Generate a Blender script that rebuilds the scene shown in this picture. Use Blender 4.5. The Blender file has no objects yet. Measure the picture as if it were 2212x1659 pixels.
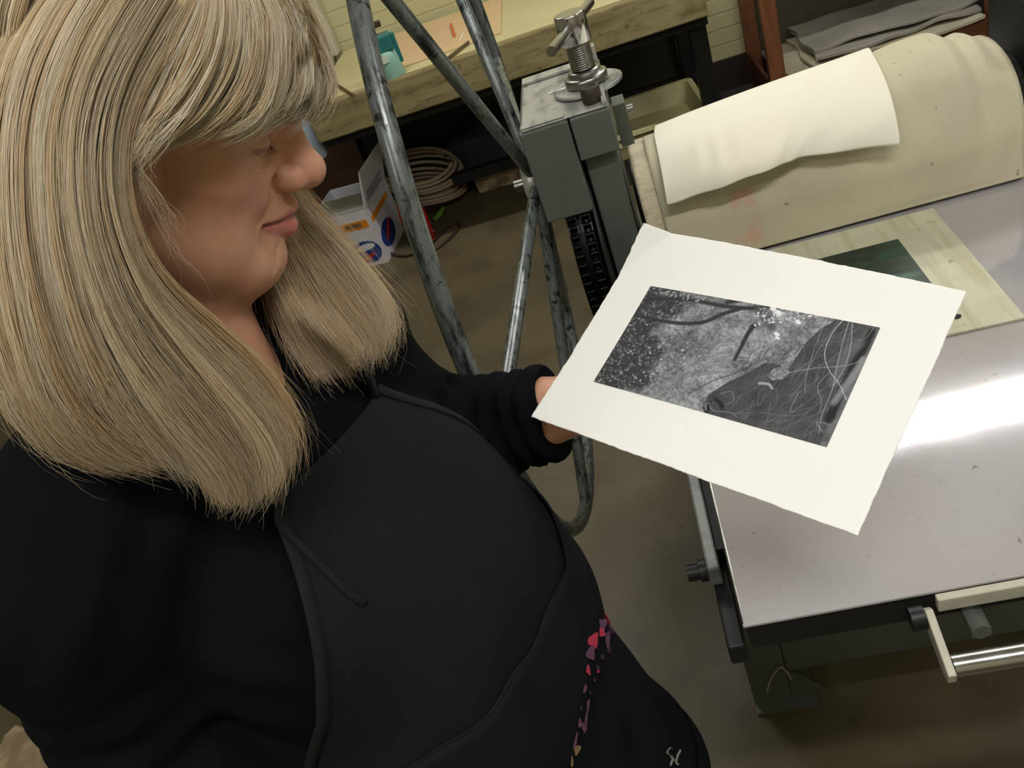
import bpy, bmesh, math, random
import numpy as np
from mathutils import Vector, Matrix

# ------------------------------------------------------------------ camera
scene = bpy.context.scene
FPX, CX, CY = 1850.0, 1106.0, 829.5          # lens in pixels of a 2212 x 1659 frame
CAM_H = 1.63
_v = np.array([1044., 2570., 1850.]); _v /= np.linalg.norm(_v)
_x = np.array([8806., -2207., -1850.]); _x -= _x.dot(_v) * _v; _x /= np.linalg.norm(_x)
_y = np.cross(_x, _v)
RC = np.array([_x, _y, -_v])                 # world = RC @ camera(right, down, forward)
CO = np.array([0., 0., CAM_H])
cam_data = bpy.data.cameras.new('camera')
cam_data.sensor_width = 36.0
cam_data.lens = 36.0 * FPX / 2212.0
cam_data.clip_start = 0.02
cam = bpy.data.objects.new('camera', cam_data)
scene.collection.objects.link(cam)
M = Matrix.Identity(4)
for i in range(3):
    M[i][0] = RC[i][0]; M[i][1] = -RC[i][1]; M[i][2] = -RC[i][2]
M.translation = Vector(CO)
cam.matrix_world = M
scene.camera = cam

# ------------------------------------------------------------------ world, exposure
world = bpy.data.worlds.new('world'); scene.world = world
world.use_nodes = True
world.node_tree.nodes['Background'].inputs[0].default_value = (0.80, 0.78, 0.68, 1)
world.node_tree.nodes['Background'].inputs[1].default_value = 0.10
scene.view_settings.view_transform = 'Standard'
scene.view_settings.look = 'None'
scene.view_settings.gamma = 1.0
scene.view_settings.use_curve_mapping = False
scene.view_settings.exposure = EXPOSURE = 0.0
scene.cycles.max_bounces = 6
scene.cycles.diffuse_bounces = 3
scene.cycles.glossy_bounces = 3
scene.cycles.sample_clamp_indirect = 4.0
scene.cycles.use_denoising = True
scene.cycles.adaptive_threshold = 0.025

# fluorescent strip fixtures on the ceiling: x, y, length along x
CEIL = 2.9
LAMPS = [(0.95, 2.90, 1.25), (-0.75, 2.90, 1.25), (0.45, -0.30, 1.25), (-1.2, -0.9, 1.25), (2.1, 0.6, 1.25)]
LAMP_POWER = [13.6, 9.6, 11.2, 7.8, 7.5]

# ------------------------------------------------------------------ helpers
def ray(px, py):
    return RC @ np.array([(px - CX) / FPX, (py - CY) / FPX, 1.0])
def at_z(px, py, z): r = ray(px, py); return CO + r * ((z - CAM_H) / r[2])
def at_y(px, py, Y): r = ray(px, py); return CO + r * (Y / r[1])
def at_x(px, py, X): r = ray(px, py); return CO + r * (X / r[0])
def at_d(px, py, d): return CO + ray(px, py) * d

COL = scene.collection
def tag(o, label=None, cat=None, group=None, kind=None):
    if label: o['label'] = label
    if cat: o['category'] = cat
    if group: o['group'] = group
    if kind: o['kind'] = kind
    return o
def thing(name, label, cat, loc=(0, 0, 0), rz=0.0, group=None):
    o = bpy.data.objects.new(name, None); COL.objects.link(o)
    o.location = tuple(float(c) for c in loc); o.rotation_euler = (0, 0, rz)
    o.empty_display_size = 0.05
    return tag(o, label, cat, group)

class MB:
    """collects shapes into one mesh"""
    def __init__(s): s.v = []; s.f = []; s.sm = []
    def add(s, vs, fs, smooth=False):
        n = len(s.v); s.v += [tuple(map(float, p)) for p in vs]
        s.f += [tuple(i + n for i in f) for f in fs]; s.sm += [smooth] * len(fs); return s
    def box(s, x0, x1, y0, y1, z0, z1, rz=0.0, about=None):
        vs = [(x, y, z) for x in (x0, x1) for y in (y0, y1) for z in (z0, z1)]
        if rz:
            cx, cy = about or ((x0 + x1) / 2, (y0 + y1) / 2); c, q = math.cos(rz), math.sin(rz)
            vs = [(cx + (x - cx) * c - (y - cy) * q, cy + (x - cx) * q + (y - cy) * c, z) for x, y, z in vs]
        return s.add(vs, [(0, 1, 3, 2), (4, 6, 7, 5), (0, 4, 5, 1), (2, 3, 7, 6), (0, 2, 6, 4), (1, 5, 7, 3)])
    def tube(s, pts, r, n=20, closed=False, caps=True, smooth=True, r2=None):
        P = [Vector(map(float, p)) for p in pts]; m = len(P)
        rs = r if isinstance(r, (list, tuple)) else ([r] * m if r2 is None else [r + (r2 - r) * i / (m - 1) for i in range(m)])
        T = []
        for i in range(m):
            a = P[(i - 1) % m] if (closed or i > 0) else P[i]
            b = P[(i + 1) % m] if (closed or i < m - 1) else P[i]
            T.append((b - a).normalized())
        up = Vector((0, 0, 1)) if abs(T[0].z) < 0.9 else Vector((1, 0, 0))
        N = (up - T[0] * up.dot(T[0])).normalized(); vs = []
        for i in range(m):
            N = (N - T[i] * N.dot(T[i])).normalized(); B = T[i].cross(N)
            for k in range(n):
                a = 2 * math.pi * k / n
                vs.append(P[i] + (N * math.cos(a) + B * math.sin(a)) * rs[i])
        fs = []
        for i in range(m if closed else m - 1):
            j = (i + 1) % m
            for k in range(n):
                fs.append((i * n + k, i * n + (k + 1) % n, j * n + (k + 1) % n, j * n + k))
        s.add(vs, fs, smooth)
        if caps and not closed:
            s.add(vs[:n], [tuple(reversed(range(n)))]); s.add(vs[-n:], [tuple(range(n))])
        return s
    def cyl(s, a, b, r, n=24, r2=None): return s.tube([a, b], [r, r if r2 is None else r2], n)
    def lathe(s, prof, c=(0, 0, 0), n=32, axis='z', smooth=True):
        vs = []
        for r, h in prof:
            for k in range(n):
                a = 2 * math.pi * k / n; x, y = r * math.cos(a), r * math.sin(a)
                p = {'z': (x, y, h), 'x': (h, x, y), 'y': (x, h, y)}[axis]
                vs.append((p[0] + c[0], p[1] + c[1], p[2] + c[2]))
        fs = [(i * n + k, i * n + (k + 1) % n, (i + 1) * n + (k + 1) % n, (i + 1) * n + k) for i in range(len(prof) - 1) for k in range(n)]
        s.add(vs, fs, smooth)
        s.add(vs[:n], [tuple(reversed(range(n)))]); s.add(vs[-n:], [tuple(range(n))])
        return s
    def prism(s, poly, h0, h1, axis='z'):
        """poly in the plane across the axis"""
        n = len(poly)
        def m(p, h): return {'z': (p[0], p[1], h), 'x': (h, p[0], p[1]), 'y': (p[0], h, p[1])}[axis]
        vs = [m(p, h0) for p in poly] + [m(p, h1) for p in poly]
        fs = [(i, (i + 1) % n, n + (i + 1) % n, n + i) for i in range(n)] + [tuple(reversed(range(n))), tuple(range(n, 2 * n))]
        return s.add(vs, fs)
    def grid(s, fn, nu, nv, thick=0.0, smooth=True):
        """fn(u, v) -> point, u and v in 0..1; a sheet, with real thickness along its normal if asked"""
        P = np.array([[fn(i / nu, j / nv) for i in range(nu + 1)] for j in range(nv + 1)], float)
        return s.sheet(P, thick, smooth)
    def sheet(s, P, thick=0.0, smooth=True):
        nv, nu = P.shape[0] - 1, P.shape[1] - 1
        idx = lambda i, j: j * (nu + 1) + i
        q = [(idx(i, j), idx(i + 1, j), idx(i + 1, j + 1), idx(i, j + 1)) for j in range(nv) for i in range(nu)]
        if not thick: return s.add(P.reshape(-1, 3), q, smooth)
        du = np.gradient(P, axis=1); dv = np.gradient(P, axis=0); N = np.cross(du, dv)
        N /= np.maximum(np.linalg.norm(N, axis=2, keepdims=True), 1e-9)
        a = (P + N * thick / 2).reshape(-1, 3); b = (P - N * thick / 2).reshape(-1, 3); n = len(a)
        rim = [idx(i, 0) for i in range(nu)] + [idx(nu, j) for j in range(nv)] + [idx(i, nv) for i in range(nu, 0, -1)] + [idx(0, j) for j in range(nv, 0, -1)]
        m = len(rim)
        fs = q + [tuple(n + i for i in reversed(f)) for f in q]
        s.add(np.vstack([a, b]), fs, smooth)
        k = len(s.v) - 2 * n
        for t in range(m):
            p0, p1 = rim[t], rim[(t + 1) % m]
            s.f.append((k + p1, k + p0, k + n + p0, k + n + p1)); s.sm.append(False)
        return s
    def build(s, name, mat, parent=None, bevel=0.0, seg=2, loc=None):
        me = bpy.data.meshes.new(name); me.from_pydata(s.v, [], s.f)
        me.polygons.foreach_set('use_smooth', s.sm); me.update()
        if mat: me.materials.append(mat)
        o = bpy.data.objects.new(name, me); COL.objects.link(o)
        if parent is not None:
            o.parent = parent
        if loc is not None: o.location = loc
        if bevel:
            b = o.modifiers.new('bevel', 'BEVEL'); b.width = bevel; b.segments = seg; b.limit_method = 'ANGLE'; b.angle_limit = 0.7
        return o
def np_mesh(name, V, F, mat, parent=None, smooth=True, col=None, cname='tint'):
    """quads / tris as numpy arrays -> object; optional per vertex colour attribute"""
    V = np.asarray(V, np.float32); F = np.asarray(F, np.int32); k = F.shape[1]
    me = bpy.data.meshes.new(name)
    me.vertices.add(len(V)); me.vertices.foreach_set('co', V.ravel())
    me.loops.add(F.size); me.loops.foreach_set('vertex_index', F.ravel())
    me.polygons.add(len(F)); me.polygons.foreach_set('loop_start', np.arange(0, F.size, k, dtype=np.int32))
    me.polygons.foreach_set('use_smooth', np.full(len(F), smooth))
    me.update(calc_edges=True)
    if col is not None:
        a = me.color_attributes.new(cname, 'FLOAT_COLOR', 'POINT')
        c = np.ones((len(V), 4), np.float32); c[:, :3] = col; a.data.foreach_set('color', c.ravel())
    if mat: me.materials.append(mat)
    o = bpy.data.objects.new(name, me); COL.objects.link(o)
    if parent is not None: o.parent = parent
    return o

# ------------------------------------------------------------------ materials
def hexc(r, g, b):
    f = lambda c: (c / 255 / 12.92) if c / 255 <= 0.04045 else ((c / 255 + 0.055) / 1.055) ** 2.4
    return (f(r), f(g), f(b), 1)
class Mat:
    def __init__(s, name, color=(0.5, 0.5, 0.5, 1), rough=0.6, metal=0.0, spec=0.5):
        s.m = bpy.data.materials.new(name); s.m.use_nodes = True; s.nt = s.m.node_tree
        s.b = s.nt.nodes['Principled BSDF']; s.b.inputs['Base Color'].default_value = color
        s.b.inputs['Roughness'].default_value = rough; s.b.inputs['Metallic'].default_value = metal
        s.b.inputs['Specular IOR Level'].default_value = spec
        s.co = s.nt.nodes.new('ShaderNodeTexCoord').outputs['Object']; s.cur = None; s.color = color
    def node(s, t, **kw):
        n = s.nt.nodes.new(t)
        for k, v in kw.items(): setattr(n, k, v)
        return n
    def link(s, a, b): s.nt.links.new(a, b)
    def noise(s, scale, detail=4, rough=0.55, stretch=(1, 1, 1), dist=0.0, off=(0, 0, 0)):
        mp = s.node('ShaderNodeMapping'); mp.inputs['Scale'].default_value = stretch; mp.inputs['Location'].default_value = off
        s.link(s.co, mp.inputs['Vector'])
        n = s.node('ShaderNodeTexNoise'); n.inputs['Scale'].default_value = scale; n.inputs['Detail'].default_value = detail
        n.inputs['Roughness'].default_value = rough; n.inputs['Distortion'].default_value = dist
        s.link(mp.outputs[0], n.inputs['Vector']); return n.outputs['Fac']
    def ramp(s, fac, stops):
        r = s.node('ShaderNodeValToRGB'); e = r.color_ramp.elements
        while len(e) > 1: e.remove(e[-1])
        e[0].position = stops[0][0]; e[0].color = stops[0][1]
        for p, c in stops[1:]:
            q = e.new(p); q.color = c
        s.link(fac, r.inputs['Fac']); return r.outputs['Color']
    def base(s): return s.cur
    def over(s, fac, color):
        """mix a colour over the running base colour by fac (socket)"""
        mx = s.node('ShaderNodeMix', data_type='RGBA')
        if s.cur is None: mx.inputs['A'].default_value = s.color
        else: s.link(s.cur, mx.inputs['A'])
        if hasattr(color, 'is_linked'): s.link(color, mx.inputs['B'])
        else: mx.inputs['B'].default_value = color
        s.link(fac, mx.inputs['Factor']); s.cur = mx.outputs['Result']
        s.link(s.cur, s.b.inputs['Base Color']); return s
    def spots(s, scale, lo, hi, color, amount=1.0, **kw):
        f = s.ramp(s.noise(scale, **kw), [(lo, (0, 0, 0, 1)), (hi, (amount, amount, amount, 1))]); return s.over(f, color)
    def bump(s, fac, strength=0.3, dist=0.01):
        b = s.node('ShaderNodeBump'); b.inputs['Strength'].default_value = strength; b.inputs['Distance'].default_value = dist
        s.link(fac, b.inputs['Height']); s.link(b.outputs[0], s.b.inputs['Normal']); return s
    def roughv(s, fac, lo, hi):
        mr = s.node('ShaderNodeMapRange'); mr.inputs['To Min'].default_value = lo; mr.inputs['To Max'].default_value = hi
        s.link(fac, mr.inputs['Value']); s.link(mr.outputs[0], s.b.inputs['Roughness']); return s
    def attr(s, name='tint'):
        a = s.node('ShaderNodeAttribute', attribute_name=name); s.cur = a.outputs['Color']
        s.link(s.cur, s.b.inputs['Base Color']); return s
def simple(name, rgb, rough=0.6, metal=0.0, spec=0.5, dirt=0.0, dscale=30, bump=0.0):
    m = Mat(name, hexc(*rgb), rough, metal, spec)
    if dirt: m.spots(dscale, 0.45, 0.75, hexc(*[int(c * 0.45) for c in rgb]), dirt)
    else: m.spots(dscale, 0.4, 0.8, hexc(*[min(255, int(c * 1.08 + 2)) for c in rgb]), 0.5)
    if bump: m.bump(m.noise(dscale * 4), bump, 0.002)
    return m.m
# ================================================================== room
WALL_Y = 4.5
m = Mat('painted siding', hexc(196, 190, 146), 0.65)
m.spots(2.2, 0.4, 0.7, hexc(186, 180, 134), 0.6)
# shallow board grooves every 9 cm
sep = m.node('ShaderNodeSeparateXYZ'); m.link(m.co, sep.inputs[0])
mu = m.node('ShaderNodeMath', operation='MULTIPLY'); m.link(sep.outputs['Z'], mu.inputs[0]); mu.inputs[1].default_value = 1 / 0.075
fr = m.node('ShaderNodeMath', operation='FRACT'); m.link(mu.outputs[0], fr.inputs[0])
gr = m.ramp(fr.outputs[0], [(0.0, (0.45, 0.45, 0.45, 1)), (0.10, (0, 0, 0, 1)), (0.9, (0, 0, 0, 1)), (1.0, (0.45, 0.45, 0.45, 1))])
m.over(gr, hexc(158, 152, 108))
m.bump(m.ramp(fr.outputs[0], [(0.0, (0, 0, 0, 1)), (0.1, (1, 1, 1, 1)), (0.92, (1, 1, 1, 1)), (1.0, (0, 0, 0, 1))]), 0.5, 0.004)
wall_mat = m.m
m = Mat('painted wall', hexc(186, 180, 150), 0.7); m.spots(2.0, 0.4, 0.7, hexc(172, 166, 136), 0.6); plain_wall = m.m
m = Mat('ceiling paint', hexc(225, 223, 208), 0.8); m.spots(3.0, 0.4, 0.8, hexc(210, 208, 190), 0.5); ceil_mat = m.m
m = Mat('stained concrete', hexc(94, 83, 60), 0.55)
m.spots(1.3, 0.40, 0.68, hexc(76, 70, 51), 0.9)
m.spots(4.5, 0.48, 0.70, hexc(68, 59, 42), 0.8, detail=8)
m.spots(2.2, 0.55, 0.75, hexc(114, 105, 79), 0.6, off=(3, 1, 0))
m.spots(22, 0.58, 0.75, hexc(88, 82, 60), 0.45, detail=6)
m.spots(13, 0.735, 0.75, hexc(58, 46, 32), 0.7, detail=1, off=(7, 2, 0))
m.bump(m.noise(30, 8), 0.12, 0.003); m.roughv(m.noise(5), 0.38, 0.62)
floor_mat = m.m
def struct(name, mb, mat): return tag(mb.build(name, mat), kind='structure')
X0, X1, Y0 = -3.6, 3.4, -2.2
struct('floor', MB().box(X0, X1, Y0, WALL_Y, -0.1, 0), floor_mat)
struct('ceiling', MB().box(X0, X1, Y0, WALL_Y, CEIL, CEIL + 0.1), ceil_mat)
struct('wall_back', MB().box(X0, X1, WALL_Y, WALL_Y + 0.1, 0, CEIL), wall_mat)
struct('wall_left', MB().box(X0 - 0.1, X0, Y0, WALL_Y, 0, CEIL), plain_wall)
struct('wall_right', MB().box(X1, X1 + 0.1, Y0, WALL_Y, 0, CEIL), plain_wall)
struct('wall_front', MB().box(X0, X1, Y0 - 0.1, Y0, 0, CEIL), plain_wall)
base_mat = simple('dark baseboard', (46, 38, 32), 0.5, dirt=0.4)
struct('baseboard_back', MB().box(X0, X1, WALL_Y - 0.018, WALL_Y, 0, 0.155), base_mat)

# ------------------------------------------------------------------ ceiling lights
white_metal = simple('white enamel', (225, 225, 220), 0.4)
def emit_mat(name, strength):
    mm = bpy.data.materials.new(name); mm.use_nodes = True; nt = mm.node_tree; nt.nodes.clear()
    e = nt.nodes.new('ShaderNodeEmission'); e.inputs[0].default_value = (1.0, 0.985, 0.955, 1); e.inputs[1].default_value = strength
    out = nt.nodes.new('ShaderNodeOutputMaterial'); nt.links.new(e.outputs[0], out.inputs[0]); return mm
for k, ((lx, ly, ll), pw) in enumerate(zip(LAMPS, LAMP_POWER)):
    where = ['over the far side of the press', 'over the long workbench', 'in front of the press', 'behind the woman', 'on the right side of the room'][k]
    t = thing('ceiling_light', 'white fluorescent ceiling strip ' + where, 'ceiling light', (lx, ly, CEIL), group='fluorescent ceiling strips')
    MB().box(-ll / 2 - 0.03, ll / 2 + 0.03, -0.075, 0.075, -0.05, -0.002).build('housing', white_metal, t, 0.004)
    MB().box(-ll / 2, ll / 2, -0.036, 0.036, -0.075, -0.0505).build('diffuser', emit_mat('lit tube cover %d' % k, pw * 6.2), t)

# ================================================================== long workbench at the back wall
TT = 0.79; TY = 3.55; TXL = -1.275; TXR = 0.40
m = Mat('stained bench timber', hexc(150, 138, 96), 0.7)
m.spots(3, 0.42, 0.62, hexc(112, 98, 60), 0.8, stretch=(1, 6, 6), detail=8)
m.spots(14, 0.52, 0.68, hexc(84, 70, 42), 0.7, stretch=(0.5, 3, 3), detail=8)
m.spots(40, 0.60, 0.70, hexc(55, 45, 30), 0.6, detail=4)
m.spots(5, 0.56, 0.72, hexc(178, 172, 132), 0.7, detail=7, off=(4, 4, 4))
m.bump(m.noise(30, 6, stretch=(0.4, 3, 3)), 0.2, 0.003); bench_mat = m.m
m = Mat('bench top sheet', hexc(205, 196, 148), 0.5)
m.spots(2, 0.45, 0.6, hexc(196, 186, 140), 0.8); m.spots(26, 0.66, 0.72, hexc(150, 138, 96), 0.4); top_mat = m.m
dark_steel = simple('dark steel', (38, 38, 36), 0.5, 0.6, dirt=0.5)
t = thing('workbench', 'long workbench with thick stained timber edge and dark steel legs along the back wall', 'workbench', (0, TY, 0))
def L(x, y, z): return (x, y - TY, z)
MB().box(TXL, TXR, 0.06, WALL_Y - TY - 0.03, 0.74, TT).build('worktop', top_mat, t, 0.002)
MB().box(TXL, TXR, 0.0, 0.058, 0.645, TT + 0.004).build('front_board', bench_mat, t, 0.006)
MB().box(TXL, TXR, 0.06, 0.10, 0.60, 0.735).build('apron_rail', dark_steel, t)
for lx in (TXL + 0.06, TXR - 0.04):
    for ly in ((0.11 if lx > 0 else 0.50), WALL_Y - TY - 0.13):
        MB().box(lx - 0.035, lx + 0.035, ly, ly + 0.07, 0, 0.735 if ly < 0.1 and 0 else 0.6).build('leg', dark_steel, t, 0.003)
MB().box(TXL + 0.05, -0.35, 0.45, 0.5, 0.12, 0.17).build('stretcher', dark_steel, t)
MB().box(TXL + 0.01, TXR - 0.08, 0.905, 0.925, 0.16, 0.735).build('back_panel', simple('dark back board', (48, 43, 33), 0.8, dirt=0.5, dscale=5), t)
tag(MB().box(-0.97, -0.42, TY + 0.18, WALL_Y - 0.08, TT + 0.001, TT + 0.007, rz=0.03).build('cutting_board', simple('pinkish hardboard', (214, 184, 140), 0.6, dscale=8), None, 0.001),
    'thin pinkish hardboard sheet lying on the workbench behind the teal bottle', 'board')

# teal squeeze bottle with a dark T pump
b = at_z(850, 170, TT); bx, by = b[0], b[1] + 0.03
t = thing('pump_bottle', 'teal plastic bottle with dark T-shaped handle standing on the workbench', 'bottle', (bx, by, TT + 0.001), 0.15)
teal = simple('teal plastic', (38, 110, 108), 0.35); pale = simple('pale bottle plastic', (142, 186, 170), 0.35, dscale=18)
brown = simple('brown plastic', (62, 42, 28), 0.5)
MB().lathe([(0.050, 0), (0.052, 0.006), (0.050, 0.075), (0.046, 0.105), (0.030, 0.115)], n=28).build('bottle_body', pale, t)
MB().box(-0.052, 0.044, -0.042, 0.042, 0.105, 0.172).build('cap', teal, t, 0.008)
MB().box(0.040, 0.062, -0.014, 0.014, 0.045, 0.166).build('trigger', teal, t, 0.004)
MB().box(-0.034, 0.010, -0.0525, -0.048, 0.070, 0.098).build('label_patch', simple('white bottle label', (206, 216, 200), 0.6), t)
MB().cyl((-0.01, 0, 0.1725), (-0.01, 0, 0.20), 0.008, 12).build('pump_stem', brown, t)
MB().box(-0.048, 0.028, -0.011, 0.011, 0.20, 0.224).build('pump_handle', brown, t, 0.004)

def stick(name, label, cat, p0, p1, r, mat, r2=None):
    a, c = np.array(p0), np.array(p1)
    return tag(MB().cyl(a, c, r, 10, r2 if r2 else r).build(name, mat), label, cat)
z = TT + 0.010
stick('orange_marker', 'thin orange stick lying on the workbench behind the press wheel', 'marker', at_z(974, 52, z + .006), at_z(981, 76, z + .006), 0.0055, simple('orange plastic', (214, 92, 34), 0.4))
stick('metal_file', 'grey metal rod lying across the workbench edge behind the wheel', 'tool', at_z(955, 136, z), at_z(1012, 91, z), 0.007, simple('dull metal rod', (104, 92, 66), 0.4, 0.5))
stick('white_stick', 'thin white stick lying on the workbench beside the grey rod', 'stick', at_z(994, 88, z), at_z(1000, 73, z), 0.004, simple('white stick', (225, 220, 195), 0.6))
stick('brown_twig', 'thin brown rod lying on the bench corner beside the fringe', 'stick', at_z(725, 181, z), at_z(763, 205, z), 0.006, simple('brown rod', (98, 76, 40), 0.6))
# bluish bottle on the near left corner, seen past the eyes
b = at_z(652, 262, 0.40)
t = thing('spray_bottle', 'pale blue plastic bottle hanging at the left end of the workbench', 'bottle', (TXL - 0.07, TY + 0.10, 0.56))
MB().lathe([(0.044, 0.0), (0.05, 0.012), (0.05, 0.15), (0.022, 0.20), (0.018, 0.235)], n=24).build('bottle_body', simple('pale blue plastic', (168, 184, 196), 0.3, dscale=10), t)
MB().lathe([(0.021, 0.2355), (0.023, 0.24), (0.023, 0.275), (0.019, 0.285)], n=20).build('cap', simple('grey cap', (120, 132, 140), 0.4), t)
MB().tube([(-0.0, 0.03, 0.17), (0.03, 0.03, 0.235), (0.075, -0.03, 0.2), (0.075, -0.03, 0.15)], 0.004, 8).build('hook', dark_steel, t)

# pale upright board against the wall, seen over the fringe
m = Mat('pale upright', hexc(196, 190, 168), 0.6); m.spots(3, 0.4, 0.7, hexc(180, 172, 150), 0.7)
a0 = at_y(722, 172, WALL_Y - 0.10)
t = tag(MB().box(a0[0] - 0.075, a0[0] + 0.075, WALL_Y - 0.11, WALL_Y - 0.022, TT + 0.002, CEIL - 0.001).build('wall_post', m.m, None, 0.012, 3), 'pale boxed post standing on the workbench against the back wall', 'post')
MB().box(a0[0] - 0.075, a0[0] - 0.018, WALL_Y - 0.112, WALL_Y - 0.1101, TT + 0.004, CEIL - 0.003).build('edge_strip', simple('grey strip', (142, 132, 116), 0.6), t)

# ------------------------------------------------------------------ clutter on the floor beneath the bench
card = simple('brown cardboard', (112, 74, 40), 0.8, dirt=0.5)
p = at_z(839, 566, 0)
t = thing('carton', 'open white carton printed blue and orange on the floor under the workbench', 'box', (p[0], p[1], 0), -0.12)
W, D, Hh = 0.30, 0.36, 0.285
white_card = simple('white printed card', (206, 206, 212), 0.6)
MB().box(-W, 0, 0, D, 0.0, 0.004).box(-W, 0, 0, 0.004, 0.004, Hh).box(-W, 0, D - 0.004, D, 0.004, Hh).box(-W, -W + 0.004, 0.004, D - 0.004, 0.004, Hh).box(-0.004, 0, 0.004, D - 0.004, 0.004, Hh).build('carton_body', white_card, t)
MB().add([(-W, 0, Hh), (0, 0, Hh), (0, 0.20, Hh + 0.012), (-W, 0.20, Hh + 0.012)], [(0, 1, 2, 3)]).add([(0, 0, Hh + .001), (0, D, Hh + .001), (0.03, D, Hh + 0.20), (0.03, 0, Hh + 0.20)], [(0, 1, 2, 3)])
MB().prism([(0, Hh), (0.006, Hh), (0.055, Hh + 0.17), (0.049, Hh + 0.17)], 0.0, D, 'y').build('flap', white_card, t)
MB().prism([(0, Hh), (0, Hh + 0.004), (0.15, Hh + 0.022), (0.15, Hh + 0.018)], -W, -0.003, 'x').build('flap', simple('grey inner card', (140, 138, 128), 0.8), t)
blue = simple('carton blue ink', (34, 58, 128), 0.5); orange = simple('carton orange ink', (222, 134, 38), 0.5); red = simple('carton red ink', (188, 42, 40), 0.5)
lilac = simple('carton grey ink', (120, 124, 150), 0.6)
e = 0.0012
def decal(mb, name, mat): return mb.build(name, mat, t)
def ell(cx, cz, rx, rz, plane, off, n=28, ang=0.0):
    pts = []
    for k in range(n):
        a = 2 * math.pi * k / n; u, v = rx * math.cos(a), rz * math.sin(a)
        u, v = u * math.cos(ang) - v * math.sin(ang), u * math.sin(ang) + v * math.cos(ang)
        pts.append((cx + u, cz + v))
    return MB().prism(pts, off, off + e, plane)
decal(MB().box(-0.15, -0.012, -e, -0.0001, 0.195, 0.235), 'orange_panel', orange)
decal(MB().box(-0.13, -0.045, -2 * e, -e - 0.0001, 0.206, 0.226), 'panel_text', simple('text on panel', (120, 96, 60), 0.6))
decal(ell(-0.075, 0.075, 0.070, 0.058, 'y', -e - 0.0001), 'blue_emblem', blue)
decal(ell(-0.085, 0.045, 0.045, 0.010, 'y', -2 * e - 0.0002, ang=0.4), 'red_swoosh', red)
decal(ell(-0.075, 0.10, 0.050, 0.016, 'y', -2 * e - 0.0002, ang=0.1), 'white_swoosh', simple('white ink', (214, 216, 222), 0.5))
decal(ell(-0.20, 0.11, 0.03, 0.012, 'y', -e - 0.0001, ang=0.5), 'red_swoosh', red)
decal(MB().box(0.0001, e, 0.03, 0.30, 0.20, 0.228), 'orange_stripe', orange)
decal(ell(0.14, 0.09, 0.10, 0.06, 'x', 0.0001), 'blue_emblem', blue)
decal(ell(0.15, 0.10, 0.07, 0.014, 'x', e + 0.0002, ang=0.5), 'red_swoosh', red)
for q in range(5):
    a = 0.012 + 0.010 * q
    MB().prism([(0.0065 + a * 0.288, Hh + a), (0.0075 + a * 0.288, Hh + a), (0.0075 + (a + .005) * 0.288, Hh + a + 0.005), (0.0065 + (a + .005) * 0.288, Hh + a + 0.005)], 0.05, 0.30 - 0.03 * (q % 3), 'y').build('flap_print', lilac, t)

p = at_z(760, 470, 0)
tag(MB().box(-0.17, 0.02, -0.015, 0.015, 0, 0.40, rz=0.2).box(-0.17, -0.14, 0, 0.25, 0, 0.36, rz=0.2, about=(0, 0)).build('cardboard_flat', card, None, 0.003, loc=(p[0] - 0.02, 3.78, 0.001)), 'brown cardboard leaning behind the white carton', 'cardboard')
p = at_z(915, 535, 0)
t = thing('jerry_can', 'red plastic can on the floor beside the white carton', 'canister', (p[0], p[1] + 0.05, 0), 0.3)
redp = simple('red plastic', (158, 30, 26), 0.35, dscale=40)
MB().lathe([(0.052, 0.0), (0.062, 0.01), (0.064, 0.16), (0.054, 0.22), (0.026, 0.25), (0.024, 0.27)], n=24).build('can_body', redp, t)
MB().lathe([(0.028, 0.2705), (0.03, 0.275), (0.03, 0.30), (0.026, 0.305)], n=16).build('cap', simple('dark cap', (70, 20, 18), 0.5), t)
random.seed(4)
fleck_mat = simple('white fleck', (230, 214, 208), 0.6)
for q in range(6):
    a = -2.0 + 0.40 * q; h = 0.05 + 0.032 * (q % 4)
    MB().lathe([(0.0025, -0.001), (0.004, 0.0), (0.0025, 0.001)], c=(0.064 * math.cos(a), 0.064 * math.sin(a), h), n=8, axis='x').build('white_fleck', fleck_mat, t)

# dark bag
def blob(name, c, r, mat, seed=0, amp=0.25, flat=True, n=(28, 18)):
    rnd = np.random.RandomState(seed); ph = rnd.rand(12, 4) * 6.28
    V = []
    for j in range(n[1] + 1):
        th = math.pi * j / n[1]
        for i in range(n[0]):
            a = 2 * math.pi * i / n[0]; d = np.array([math.sin(th) * math.cos(a), math.sin(th) * math.sin(a), math.cos(th)])
            s_ = 1 + amp * sum(math.sin(d[0] * (2 + q % 3) * 2 + ph[q, 0] + d[1] * (1 + q % 4) * 2 + ph[q, 1] + d[2] * 3 * (q % 2)) for q in range(6)) / 6
            P = np.array(c) + d * np.array(r) * s_
            if flat: P[2] = max(P[2], 0.001)
            V.append(P)
    F = [(j * n[0] + i, (j + 1) * n[0] + i, (j + 1) * n[0] + (i + 1) % n[0], j * n[0] + (i + 1) % n[0]) for j in range(n[1]) for i in range(n[0])]
    return np_mesh(name, V, F, mat)
tag(MB().box(-1.72, -1.285, 4.06, 4.46, 0.0, 0.60).build('low_cabinet', simple('dark brown wood', (70, 46, 30), 0.6, dirt=0.5, dscale=5), None, 0.004), 'low dark brown wooden cabinet against the wall behind the carton', 'cabinet')
p = at_z(58, 1640, 0)
m = Mat('crumpled cloth', hexc(168, 150, 118), 0.9); m.spots(12, 0.45, 0.62, hexc(120, 104, 80), 0.8, detail=6)
tag(blob('floor_rag', (p[0], p[1], 0.012), (0.17, 0.10, 0.03), m.m, 8, amp=0.45), 'crumpled beige rag on the floor behind the woman', 'rag')
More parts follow.
